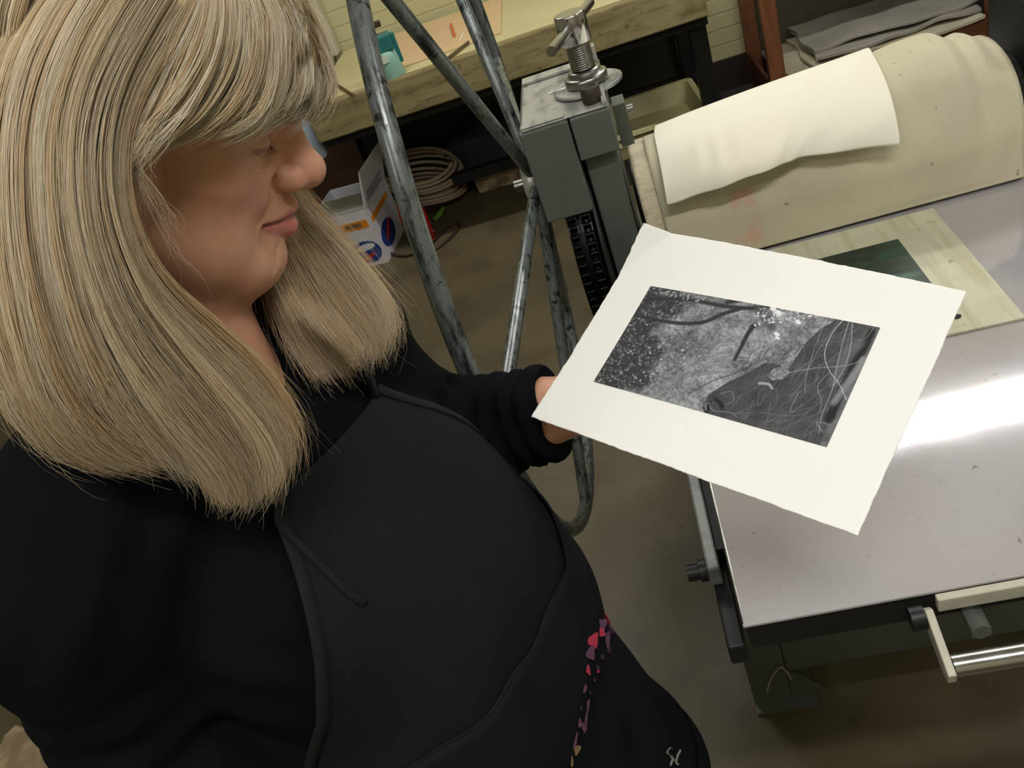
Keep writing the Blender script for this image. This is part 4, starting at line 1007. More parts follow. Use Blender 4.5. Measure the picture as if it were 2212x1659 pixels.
body_prims = torso + neck + arms + lhand() + hand(WRt, d1, -t2 if t2[1] > 0 else t2, nrm(np.cross(d1, t2)), 1, curl=0.35) + head
xs = axis((-0.80, -0.47, 0.006), (-0.47, -0.33, 0.0035), (-0.33, -0.185, 0.0013), (-0.185, -0.11, 0.006), (-0.11, 0.16, 0.0028))
ys = axis((0.15, 0.46, 0.005), (0.46, 0.66, 0.0013), (0.66, 0.78, 0.0028), (0.78, 0.93, 0.010))
zs = axis((0.0, 0.70, 0.014), (0.70, 1.02, 0.005), (1.02, 1.10, 0.0028), (1.10, 1.365, 0.006), (1.365, 1.57, 0.0013), (1.57, 1.68, 0.0035))
fg = field_grid(body_prims, xs, ys, zs)
V, F_ = surface_nets(fg, xs, ys, zs); del fg
for it in range(2):
    f0, G = grad(body_prims, V); g2 = (G ** 2).sum(1); st = np.clip(f0 / np.maximum(g2, 0.25), -0.002, 0.002); V = V - G * st[:, None]
# ---- sculpted creases and skin tint
hl = (V - HO) @ HR.T; isface = (np.linalg.norm(hl, axis=1) < 0.17) & (hl[:, 0] > 0.0)
N_ = vnormals(V, F_); D = np.zeros(len(V))
Pm = np.stack([hl[:, 0], np.abs(hl[:, 1]), hl[:, 2]], 1)
def crease(pts, w_, depth):
    global D
    Q = smooth_path(pts, 6); acc = np.zeros(len(V)); sel = np.nonzero(isface)[0]
    for i in range(len(Q) - 1):
        d, h = segd(Pm[sel], Q[i], Q[i + 1]); fade = math.sin(math.pi * min(1, max(0, (i + 0.5) / (len(Q) - 1)))) ** 0.5
        acc[sel] = np.maximum(acc[sel], np.exp(-(d / w_) ** 2) * fade)
    D -= acc * depth
def cr(lu, w_, dep): crease([snap(l, u) for l, u in lu], w_, dep)
cr([(0.0205, -0.014), (0.0225, -0.022), (0.025, -0.032), (0.029, -0.040), (0.032, -0.047)], 0.0028, 0.0034)       # nasolabial
cr([(0.0265, -0.048), (0.0275, -0.055), (0.0265, -0.064), (0.0250, -0.074), (0.0235, -0.082)], 0.0026, 0.0030)    # marionette
cr([(0.0185, 0.0110), (0.025, 0.0085), (0.033, 0.0080), (0.042, 0.0085), (0.051, 0.0090)], 0.0017, 0.0026)        # lash line
cr([(0.020, 0.0175), (0.027, 0.0190), (0.035, 0.0185), (0.044, 0.0160), (0.053, 0.0115)], 0.0013, 0.0020)         # lid fold
cr([(0.019, 0.003), (0.026, -0.0015), (0.035, -0.0030), (0.044, -0.0010), (0.050, 0.003)], 0.0019, 0.0015)
cr([(0.024, -0.006), (0.033, -0.0085), (0.042, -0.0070), (0.050, -0.003)], 0.0018, 0.0008)      # eye bag
for q_ in range(6): cr([(0.0475, 0.011 - q_ * 0.0026), (0.0520, 0.012 - q_ * 0.0040), (0.0560, 0.013 - q_ * 0.0054)], 0.0013, 0.0006)
cr([(0.014, -0.066), (0.018, -0.070), (0.021, -0.078)], 0.003, 0.0014)
cr([(0.0185, -0.009), (0.0205, -0.015), (0.0195, -0.022), (0.015, -0.0275)], 0.0018, 0.0022)                      # alar groove
V = V + N_ * D[:, None]
rs_ = np.random.RandomState(1)
base = np.array([0.66, 0.350, 0.225]); tint = np.tile(base, (len(V), 1))
def blend(w_, c):
    global tint
    tint = tint * (1 - w_[:, None]) + np.array(c) * w_[:, None]
gs = lambda c, s_: np.exp(-(((Pm - np.array(c)) / np.array(s_)) ** 2).sum(1))
blend(gs((0.07, 0.045, -0.03), (0.03, 0.03, 0.022)) * 0.45 * isface, (0.62, 0.265, 0.185))
blend(gs((0.105, 0.0, -0.014), (0.025, 0.020, 0.016)) * 0.50 * isface, (0.64, 0.27, 0.21))
blend(gs((0.073, 0.036, 0.016), (0.02, 0.016, 0.010)) * 0.35 * isface, (0.58, 0.33, 0.22))
for q_ in np.linspace(0, 1, 12):
    pl = np.array(snap(0.0200 + 0.028 * q_, 0.0083 + 0.0004 * q_)); blend(np.exp(-(np.linalg.norm(Pm - pl, axis=1) / 0.0022) ** 2) * 0.45 * isface, (0.20, 0.10, 0.08))
lipm = np.zeros(len(V))
for a_, b_, r_ in (((0.0985, 0, -0.0420), (0.079, 0.0235, -0.0470), 0.0062), ((0.0995, 0, -0.0550), (0.080, 0.0215, -0.0510), 0.0098)):
    d, h = segd(Pm, a_, b_); lipm = np.maximum(lipm, np.clip((r_ * (1 - 0.55 * h) - d) / 0.0022 + 0.5, 0, 1))
blend(lipm * isface * 0.85, (0.56, 0.150, 0.150))
d, h = segd(Pm, (0.1, 0, -0.0467), (0.079, 0.0245, -0.0482)); blend(np.exp(-(d / 0.0024) ** 2) * 0.8 * isface, (0.15, 0.03, 0.03))
d, h = segd(Pm, (0.0985, 0.0065, -0.0265), (0.0945, 0.0065, -0.0265)); blend(np.exp(-(d / 0.0040) ** 2) * 0.7 * isface, (0.20, 0.06, 0.05))
blend(np.clip((hl[:, 2] * -1 - 0.085) / 0.05, 0, 1) * 0.30 * (np.linalg.norm(hl, axis=1) < 0.3), (0.60, 0.25, 0.18))
m = Mat('skin', (0.6, 0.35, 0.25, 1), 0.42, 0.0, 0.4); m.attr('tint')
m.spots(120, 0.50, 0.68, (0.50, 0.24, 0.165, 1), 0.25, detail=6); m.spots(30, 0.45, 0.7, (0.68, 0.40, 0.29, 1), 0.25)
m.b.inputs['Subsurface Weight'].default_value = 0.12; m.b.inputs['Subsurface Radius'].default_value = (0.010, 0.004, 0.002); m.b.inputs['Subsurface Scale'].default_value = 0.5
m.bump(m.noise(700, 4), 0.10, 0.0006); skin = m.m
person = thing('person', 'woman with long blonde hair in black top and dark apron, looking down at a print', 'person', (HIP[0], HIP[1], 0))
PO = np.array([HIP[0], HIP[1], 0.0])
body = np_mesh('body', V - PO, F_, skin, person, True, tint)
# lashes and brow
lash_mat = simple('dark lashes', (58, 42, 34), 0.6)
for sg in (1, -1):
    mb = MB(); r = np.random.RandomState(5)
    for k in range(20):
        t_ = k / 19; p = np.array(snap(0.0215 + 0.027 * t_, 0.0088 + 0.0006 * t_))
        L_ = 0.0055 + 0.002 * t_; d = nrm([0.95 - 0.3 * t_, -0.1 + 0.75 * t_, -0.40]); d2 = nrm(d + np.array([0.1, 0.1 * t_, 0.45])); d = nrm(d + r.randn(3) * 0.07)
        a_ = hp(p[0] + .0005, sg * p[1], p[2]) - PO
        b_ = a_ + (HF * d[0] + HL * sg * d[1] + HU * d[2]) * L_ * 0.5; c = b_ + (HF * d2[0] + HL * sg * d2[1] + HU * d2[2]) * L_ * 0.5
        mb.tube([a_, b_, c], [0.00016, 0.00012, 0.00004], 3, caps=False)
    mb.build('eyelashes', lash_mat, person)

# ---------------------------------------------------------------- black top
cut_end = SLEND; fa = nrm(WH - EL)
m = Mat('black jersey', hexc(13, 14, 18), 1.0, spec=0.08); m.spots(5, 0.4, 0.7, hexc(17, 18, 23), 0.6); m.bump(m.noise(220, 6), 0.2, 0.001); jersey = m.m
infl = lambda pr, d: [dict(p, **({'ra': p['ra'] + d, 'rb': p['rb'] + d} if p['t'] == 'c' else {'r': p['r'] + d})) for p in pr]
Lfa = np.linalg.norm(WH - EL); tend = (cut_end - EL) @ fa
shirt_prims = infl(torso[:6], 0.012) + infl(torso[6:8], 0.012) + [
    cone(SC + SD * 0.06, SL + [0, 0, -0.008], 0.058, 0.056, 0.05), cone(SC - SD * 0.06, SRt + [0, 0, -0.012], 0.060, 0.062, 0.05),
    cone(SL, EL, 0.058, 0.058, 0.03), cone(EL, EL + fa * (tend - 0.0), 0.058, 0.0500, 0.02),
    cone(SRt, ER, 0.068, 0.062, 0.03), cone(ER, ER + d1 * 0.17, 0.060, 0.048, 0.02)]
# cuff ends flat, neckline scooped
def halfspace_cut(V_): pass
cutc = EL + fa * (tend + 0.06)
shirt_prims += [ell_(EL + fa * (tend + 0.05), (0.05, 0.09, 0.09), np.stack([fa, nrm(np.cross([0, 0, 1], fa)), np.cross(fa, nrm(np.cross([0, 0, 1], fa)))]), 0.004, 's'),
                cone(NB + [-0.02, -0.005, -0.005], NB + np.array([0.03, 0.01, 0.12]), 0.066, 0.080, 0.01, 's'),
                cone(NB + FD * 0.055 + [0, 0, -0.005], NB + FD * 0.115 + SD * 0.005 + [0, 0, -0.055], 0.058, 0.040, 0.02, 's'),
                cone(NB + FD * 0.115 + SD * 0.005 + [0, 0, -0.055], NB + FD * 0.150 + SD * 0.005 + [0, 0, -0.105], 0.040, 0.022, 0.02, 's')]
sx = np.arange(-0.82, 0.02, 0.0045); sy = np.arange(0.13, 0.96, 0.0045); sz = np.arange(0.72, 1.46, 0.0045)
fg = field_grid(shirt_prims, sx, sy, sz)
V2, F2 = surface_nets(fg, sx, sy, sz)
for it in range(2):
    f0, G = grad(shirt_prims, V2); g2 = (G ** 2).sum(1); V2 = V2 - G * np.clip(f0 / np.maximum(g2, 0.3), -0.004, 0.004)[:, None]
N2 = vnormals(V2, F2); D2 = np.zeros(len(V2))
d, h = segd(V2, EL, cut_end); q = (V2 - EL) @ fa; near = np.clip((0.085 - d) / 0.02, 0, 1)
ang_ = np.arctan2((V2 - EL) @ np.cross(fa, [0, 0, 1.0]), (V2 - EL)[:, 2] - fa[2] * q)
ph_ = q / 0.0165 * 2 * math.pi / 1.35 + 0.9 * np.sin(ang_ + 0.6) + 0.5 * np.sin(2 * ang_)
D2 += near * np.clip(1 - np.abs(q - tend * 0.42) / (tend * 0.72), 0, 1) ** 0.5 * 0.0050 * (np.sin(ph_) + 0.35 * np.sin(ph_ * 1.7 + 1))
D2 += near * np.exp(-((q - tend + 0.012) / 0.009) ** 2) * 0.0022
d, h = segd(V2, ER, SRt); q2 = (V2 - ER) @ nrm(SRt - ER); D2 += np.clip((0.09 - d) / 0.03, 0, 1) * np.exp(-(q2 / 0.10) ** 2) * 0.004 * np.sin(q2 * 160 + 1.5 * np.sin(V2[:, 1] * 30))
D2 += 0.003 * np.sin(V2[:, 2] * 42 + 9 * V2[:, 0] + 4 * np.sin(V2[:, 1] * 11)) * np.clip((1.25 - V2[:, 2]) / 0.2, 0, 1)
D2 += 0.0018 * np.sin(V2[:, 0] * 70 + V2[:, 1] * 50 + 5 * np.sin(V2[:, 2] * 22))
V2 = V2 + N2 * D2[:, None]
np_mesh('shirt', V2 - PO, F2, jersey, person)
# trousers and shoes (below the apron hem)
tp = infl([torso[7]], 0.006) + infl([p for p in torso[8:] if p['rb'] > 0.03 and p['ra'] > 0.05], 0.020)
tx = np.arange(-0.64, -0.04, 0.012); ty = np.arange(0.26, 0.90, 0.012); tz = np.arange(0.0, 1.02, 0.012)
tp += [ell_((HIP[0], HIP[1], -0.03), (0.6, 0.6, 0.10), None, 0.004, 's')]
V3, F3 = surface_nets(field_grid(tp, tx, ty, tz), tx, ty, tz)
np_mesh('trousers', V3 - PO, F3, simple('black trousers', (24, 24, 28), 0.9), person)
for kn, an in footc:
    sp_ = [cone([an[0], an[1], 0.05] - FD * 0.02, np.array([an[0], an[1], 0.04]) + FD * 0.16, 0.045, 0.038, 0.02), cone([an[0], an[1], 0.06], [an[0], an[1], 0.10], 0.046, 0.048, 0.02), ell_((an[0], an[1], -0.05), (0.5, 0.5, 0.054), None, 0.003, 's')]
    ax_, ay_, az_ = np.arange(an[0] - 0.12, an[0] + 0.26, 0.008), np.arange(an[1] - 0.20, an[1] + 0.12, 0.008), np.arange(0.0, 0.17, 0.008)
    Vs, Fs = surface_nets(field_grid(sp_, ax_, ay_, az_), ax_, ay_, az_); np_mesh('shoe', Vs - PO, Fs, simple('black shoe', (26, 24, 24), 0.5), person)

# ---------------------------------------------------------------- apron, wrapped round the front by marching on to the clothed body
AX = np.array([-0.385, 0.567]); NTH, NZ = 120, 150; ZT, ZB = 1.31, 0.44
TH = np.radians(np.linspace(-112, 112, NTH)); ZZ = np.linspace(ZT, ZB, NZ)
cover = infl(torso[:6], 0.014) + infl(torso[6:8], 0.014) + infl(torso[8:9] + torso[11:12], 0.022)
RR = np.zeros((NZ, NTH))
dirs = np.stack([np.cos(TH)[:, None] * FD[None, :2] + np.sin(TH)[:, None] * SD[None, :2]], 0)[0]
for j, z_ in enumerate(ZZ):
    r_ = np.full(NTH, 0.34)
    for it in range(40):
        P_ = np.column_stack([AX[0] + dirs[:, 0] * r_, AX[1] + dirs[:, 1] * r_, np.full(NTH, z_)]); f_ = field_pts(cover, P_) if it else field_pts(cover, P_)
        r_ = np.maximum(r_ - np.maximum(f_, 0) * 0.8, 0.05)
    RR[j] = r_ + 0.006
for j in range(1, NZ):                               # hangs from what sticks out above it
    RR[j] = np.maximum(RR[j], RR[j - 1] - 0.0011)
for it in range(6): RR[1:-1] = (RR[:-2] + 2 * RR[1:-1] + RR[2:]) / 4; RR[:, 1:-1] = (RR[:, :-2] + 2 * RR[:, 1:-1] + RR[:, 2:]) / 4
tt, zz_ = np.meshgrid(TH, ZZ)
RR += 0.088 * np.clip((0.88 - zz_) / 0.42, 0, 1) ** 1.7 * (0.4 + 0.6 * np.clip((tt + 0.6) / 1.2, 0, 1))
RR += 0.0022 * np.sin(tt * 9 + 5 * zz_) * np.clip((1.10 - zz_) / 0.2, 0, 1) + 0.0016 * np.sin(tt * 5 - zz_ * 34) * np.clip((1.18 - zz_) / 0.2, 0, 1)
AP = np.stack([AX[0] + (np.cos(tt) * FD[0] + np.sin(tt) * SD[0]) * RR, AX[1] + (np.cos(tt) * FD[1] + np.sin(tt) * SD[1]) * RR, zz_], -1)
def apron_pt(th, z_, off=0.0):
    i = np.clip((th - TH[0]) / (TH[1] - TH[0]), 0, NTH - 1.001); j = np.clip((ZT - z_) / (ZZ[0] - ZZ[1]), 0, NZ - 1.001)
    i0, j0 = int(i), int(j); fi, fj = i - i0, j - j0
    r_ = (RR[j0, i0] * (1 - fi) + RR[j0, i0 + 1] * fi) * (1 - fj) + (RR[j0 + 1, i0] * (1 - fi) + RR[j0 + 1, i0 + 1] * fi) * fj + off
    return np.array([AX[0] + (math.cos(th) * FD[0] + math.sin(th) * SD[0]) * r_, AX[1] + (math.cos(th) * FD[1] + math.sin(th) * SD[1]) * r_, z_])
APC = (AP - CO) @ RC; APX = CX + FPX * APC[..., 0] / APC[..., 2]; APY = CY + FPX * APC[..., 1] / APC[..., 2]
_du, _dv = np.gradient(AP, axis=1), np.gradient(AP, axis=0); _n = np.cross(_dv, _du); _fr = (_n * (AP - CO)).sum(-1)
if np.median(_fr[40:80, 50:70]) > 0: _fr = -_fr
def apron_tz(px, py):
    d = (APX - px) ** 2 + (APY - py) ** 2 + np.where(_fr < 0, 0, 1e6) ; j, i = np.unravel_index(np.argmin(d), d.shape); return TH[i], ZZ[j], math.sqrt(d[j, i])
# apron panel: bib edge, armhole edges and hem set by angle limits at each height
zl = np.array([0.44, 0.90, 0.97, 1.047, 1.10, 1.152, 1.182, 1.217, 1.246, 1.257]); tl = np.array([-1.55, -1.50, -1.30, -1.10, -0.90, -0.77, -0.71, -0.645, -0.60, -0.53])
zr = np.array([0.44, 0.97, 1.04, 1.117, 1.158, 1.21, 1.24, 1.257]); tr = np.array([1.85, 1.80, 1.35, 0.99, 0.90, 0.80, 0.76, 0.74])
def th_at(t_, z_): a_, b_ = np.interp(z_, zl, tl), np.interp(z_, zr, tr); return a_ + (b_ - a_) * (t_ + 1) / 2
def ztop(t_): return 1.250 - 0.006 * (t_)
NA, NB_ = 130, 150
AG = np.zeros((NB_ + 1, NA + 1, 3))
for j in range(NB_ + 1):
    for i in range(NA + 1):
        t_ = -1 + 2 * i / NA; z_ = ztop(t_) + (0.46 - ztop(t_)) * (j / NB_); AG[j, i] = apron_pt(th_at(t_, z_), z_)
m = Mat('charcoal canvas', hexc(25, 29, 33), 0.95, spec=0.1)
m.spots(4, 0.42, 0.68, hexc(22, 25, 29), 0.8, detail=6); m.spots(14, 0.5, 0.72, hexc(31, 35, 38), 0.5, detail=6, off=(4, 0, 1)); m.spots(300, 0.5, 0.7, hexc(36, 38, 40), 0.35, detail=2)
m.bump(m.noise(500, 3), 0.25, 0.0008); canvas = m.m
apron = MB().sheet(AG - PO, 0.0022).build('apron', canvas, person); apron['label'] = 'charcoal canvas bib apron with paint stains'
m = Mat('apron binding', hexc(27, 29, 30), 0.9, spec=0.2); m.bump(m.noise(900, 2, stretch=(1, 1, 4)), 0.5, 0.0008); binding = m.m
def ribbon(pts, w_, th_, name, mat, par, up=None):
    """flat tape along a path of (point, side direction)"""
    P_ = np.array([p for p, _ in pts]); S_ = np.array([nrm(q) for _, q in pts]); G_ = np.stack([P_ - S_ * w_ / 2, P_, P_ + S_ * w_ / 2], 0)
    return MB().sheet(G_ - PO, th_).build(name, mat, par)
def edge_path(t_, z0, z1, n_=60, off=0.0022):
    out = []
    for k in range(n_ + 1):
        z_ = z0 + (z1 - z0) * k / n_; th = th_at(t_, z_); a_ = apron_pt(th, z_, off); b_ = apron_pt(th + 0.03, z_, off); dd = b_ - a_; out.append((a_, dd))
    return out
ribbon(edge_path(-0.985, 1.254, 0.985), 0.011, 0.0022, 'edge_binding', binding, apron)
ribbon(edge_path(0.985, 1.246, 1.00), 0.011, 0.0022, 'edge_binding', binding, apron)
# neck strap
cl, cr_ = edge_path(0.97, 1.247, 1.246, 1)[0][0], edge_path(-0.97, 1.254, 1.253, 1)[0][0]
STRAPS = []
def strap(c, side):
    back = NB + np.array([-0.055, 0, 0.02]) ; mid = NB + SD * side * 0.070 + FD * 0.055 + [0, 0, -0.018]
    Pp = smooth_path([c, c * 0.5 + mid * 0.5 + FD * 0.018 + [0, 0, 0.004], mid, NB + SD * side * 0.080 + FD * -0.01 + [0, 0, 0.004], back + SD * side * 0.02], 12)
    STRAPS.append(Pp)
    ax_ = np.array([*(NB[:2] - Pp[:, :2].mean(0)), 0]); out = []
    for k in range(len(Pp)):
        T_ = Pp[min(k + 1, len(Pp) - 1)] - Pp[max(k - 1, 0)]; nn = Pp[k] - (NB + [-0.01, 0, -0.02]); out.append((Pp[k], np.cross(T_, nn)))
    return ribbon(out, 0.022, 0.0022, 'neck_strap', binding, apron)
strap(cl, 1); strap(cr_, -1)
# loose tie lying over the bib
def ap_px(px, py, off):
    th, z_, e_ = apron_tz(px, py); return apron_pt(th, z_, off)
tie = smooth_path([apron_pt(-0.52, 1.247, 0.004), ap_px(600, 1122, 0.005), ap_px(640, 1168, 0.006), ap_px(685, 1215, 0.005), ap_px(735, 1266, 0.005), ap_px(783, 1303, 0.004)], 8)
tn = np.gradient(tie, axis=0); cen = np.array([AX[0], AX[1], 0])
MB().sheet(np.stack([tie - s_ * np.cross(tn, (tie - cen) * [1, 1, 0]) / np.linalg.norm(np.cross(tn, (tie - cen) * [1, 1, 0]), axis=1, keepdims=True) for s_ in (-0.0028, 0, 0.0028)], 0) - PO, 0.002).build('loose_tie', binding, apron)
# pocket
pc = [apron_tz(*p)[:2] for p in [(1213, 1224), (1180, 1300), (1135, 1395), (1100, 1450), (1060, 1510), (1010, 1560), (940, 1605), (870, 1650)]]
pc = smooth_path([(a_, b_, 0) for a_, b_ in pc], 8)[:, :2]
for _ in range(3): pc[1:-1] = (pc[:-2] + 2 * pc[1:-1] + pc[2:]) / 4
e0 = pc[0] + (pc[0] - pc[6]) / np.linalg.norm(pc[0] - pc[6]) * 0.02
pc = np.vstack([[(pc[0][0] + 0.75 - 0.05 * q, pc[0][1] + 0.035 - 0.0023 * q) for q in range(15)], pc])
PG = np.array([[apron_pt(th, z_ + (0.50 - z_) * v, 0.0036 + 0.002 * (1 - v)) for th, z_ in pc] for v in np.linspace(0, 1, 40)])
pocket = MB().sheet(PG - PO, 0.0018).build('pocket', canvas, apron)
MB().tube([apron_pt(th, z_ - 0.001, 0.0058) - PO for th, z_ in pc], 0.0013, 8).build('pocket_hem', canvas, pocket)
MB().tube([apron_pt(th, z_ - 0.013, 0.0058) - PO for th, z_ in pc], 0.0006, 6).build('stitching', simple('dark thread', (52, 54, 52), 0.8), pocket)
# paint stains and the small handwritten mark, on the cloth
def splash(name, spec, rgb, par, off=0.0072):
    mb = MB(); r = np.random.RandomState(len(name) + len(spec))
    for px, py, rx, ry, a_ in spec:
        c = ap_px(px, py, off); th, z_, _ = apron_tz(px, py); s_ = 1.05 / FPX; out = apron_pt(th, z_, off + 0.01) - c; out /= np.linalg.norm(out)
        n_ = 18; dist = np.linalg.norm(c - CO); vs = []
        for k in range(n_):
            q = 2 * math.pi * k / n_; j_ = 1 + 0.20 * math.sin(3 * q + px) + 0.05 * r.randn(); u_, v_ = rx * math.cos(q) * j_, ry * math.sin(q) * j_
            du, dv = u_ * math.cos(a_) - v_ * math.sin(a_), u_ * math.sin(a_) + v_ * math.cos(a_)
            o_ = RC @ np.array([du, dv, 0]) * dist * s_ * 1.0; vr = (c - CO) / dist; den = vr.dot(out); den = math.copysign(max(abs(den), 0.45), den); o_ = o_ - vr * (o_.dot(out) / den); vs.append(c + o_ - PO)
        vs += [v + out * 0.0004 for v in vs]
        mb.add(vs, [tuple(range(n_, 2 * n_))] + [(k, (k + 1) % n_, n_ + (k + 1) % n_, n_ + k) for k in range(n_)])
    o = mb.build(name, simple(name.replace('_', ' '), rgb, 0.7), par); o['kind'] = 'stuff'; return o
splash('pink_paint', [(1268, 1388, 10, 15, 0.15), (1283, 1372, 7, 9, 0.3), (1257, 1441, 3, 8, 0), (1299, 1345, 4, 12, -0.5), (1262, 1452, 2, 5, 0), (1276, 1450, 2, 4, 0)], (205, 62, 92), apron)
splash('mauve_paint', [(1256, 1410, 8, 14, 0.1), (1286, 1356, 10, 13, 0.2), (1298, 1384, 5, 16, 0), (1302, 1366, 10, 8, 0.4), (1246, 1484, 3, 8, 0.2), (1254, 1520, 2, 12, 0.1), (1250, 1548, 2, 14, 0.1), (1246, 1566, 4, 7, 0.1), (1238, 1560, 3, 9, 0), (1247, 1570, 4, 6, 0), (1232, 1600, 2, 16, 0.2)], (112, 74, 106), apron)
splash('purple_paint', [(1300, 1402, 4, 12, 0), (1276, 1440, 3, 5, 0), (1288, 1424, 3, 6, 0), (1270, 1472, 2, 4, 0), (1262, 1498, 2, 4, 0), (1240, 1530, 2, 5, 0), (1310, 1376, 5, 9, 0.3)], (66, 38, 72), apron)
splash('tan_paint', [(1229, 1616, 5, 10, 0.3), (1226, 1638, 2, 10, 0)], (150, 126, 90), apron)
lg = []
for pts in ([(1462, 1622), (1458, 1634), (1453, 1650), (1450, 1660)], [(1454, 1652), (1446, 1642), (1438, 1636), (1436, 1644), (1434, 1660)]):
    lg.append([ap_px(*p, 0.0074) - PO for p in pts])
mb = MB()
for l_ in lg: mb.tube(smooth_path(l_, 5), 0.0016, 6)
c_ = [ap_px(1433 + 5 * math.cos(a_), 1630 + 7 * math.sin(a_), 0.0074) - PO for a_ in np.linspace(0, 5.8, 14)]
mb.tube(c_, 0.0009, 6)
o = mb.build('apron_logo', simple('pale print', (150, 150, 146), 0.7), apron); o['label'] = 'pale handwritten maker mark'
# silver pendant at the neckline
mbp = MB(); r = np.random.RandomState(9)
# ================================================================== hair
BINS = 10.0
dmap = {}
def add_map(Vw, marg):
    C = (Vw - CO) @ RC; ok = C[:, 2] > 0.1; C = C[ok]
    ix = np.floor((CX + FPX * C[:, 0] / C[:, 2]) / BINS).astype(int) + 60; iy = np.floor((CY + FPX * C[:, 1] / C[:, 2]) / BINS).astype(int) + 60
    g = (ix >= 0) & (ix < 400) & (iy >= 0) & (iy < 300); np.minimum.at(DM, (iy[g], ix[g]), C[g, 2] - marg)
DM = np.full((300, 400), 9.0)
add_map(V2, 0.007); add_map(AG.reshape(-1, 3), 0.008)
for sp_ in STRAPS:
    q_ = np.concatenate([sp_ + o_ for o_ in np.array([[0, 0, 0], [0.006, 0, 0], [-0.006, 0, 0], [0, 0.006, 0], [0, -0.006, 0], [0, 0, 0.006]])]); q_ = np.concatenate([q_, (q_[1:] + q_[:-1]) / 2]) if 0 else q_; add_map(q_, 0.016)
def fill_holes():
    global DM
    for _ in range(3):
        q = np.pad(DM, 1, mode='edge'); holes = DM > 5
        mn = np.minimum.reduce([q[a:a + 300, b_:b_ + 400] for a in range(3) for b_ in range(3)]); DM = np.where(holes, mn, DM)
DM0 = DM
fill_holes(); DM_CLOTH = DM; DM = DM0.copy(); add_map(V, 0.004); fill_holes(); DM_ALL = DM
def depth_at(px, py):
    ix = np.clip(((px / BINS) + 60), 0, 398.9); iy = np.clip(((py / BINS) + 60), 0, 298.9); i0, j0 = ix.astype(int), iy.astype(int); fx, fy = ix - i0, iy - j0
    return np.minimum(np.minimum(DM[j0, i0], DM[j0, np.minimum(i0 + 1, 399)]), np.minimum(DM[np.minimum(j0 + 1, 299), i0], DM[np.minimum(j0 + 1, 299), np.minimum(i0 + 1, 399)]))
K = 26
def resample(G, k=K):
    Q = smooth_path(G, 12); L_ = np.r_[0, np.cumsum(np.linalg.norm(np.diff(Q * [1, 1, 1800], axis=0), axis=1))]; t_ = np.linspace(0, L_[-1], k)
    return np.stack([np.interp(t_, L_, Q[:, i]) for i in range(3)], 1)
def world(P_):      # px, py, depth -> world, kept clear of skin and clothes
    px, py, d = P_[..., 0], P_[..., 1], P_[..., 2]
    c = np.stack([(px - CX) / FPX * d, (py - CY) / FPX * d, d], -1); return CO + c @ RC.T
FARSIDE = False
def clear(P_, m_):
    m_ = m_ + (0.010 if FARSIDE else 0.0)
    global DM
    DM = DM_CLOTH if FARSIDE else DM_ALL
    lim = depth_at(P_[..., 0], P_[..., 1]); n_ = P_.shape[-2]; soft = np.linspace(0, 1, n_)
    P_[..., 2] = np.minimum(P_[..., 2], lim - m_); return P_
HR_ = np.random.RandomState(11)
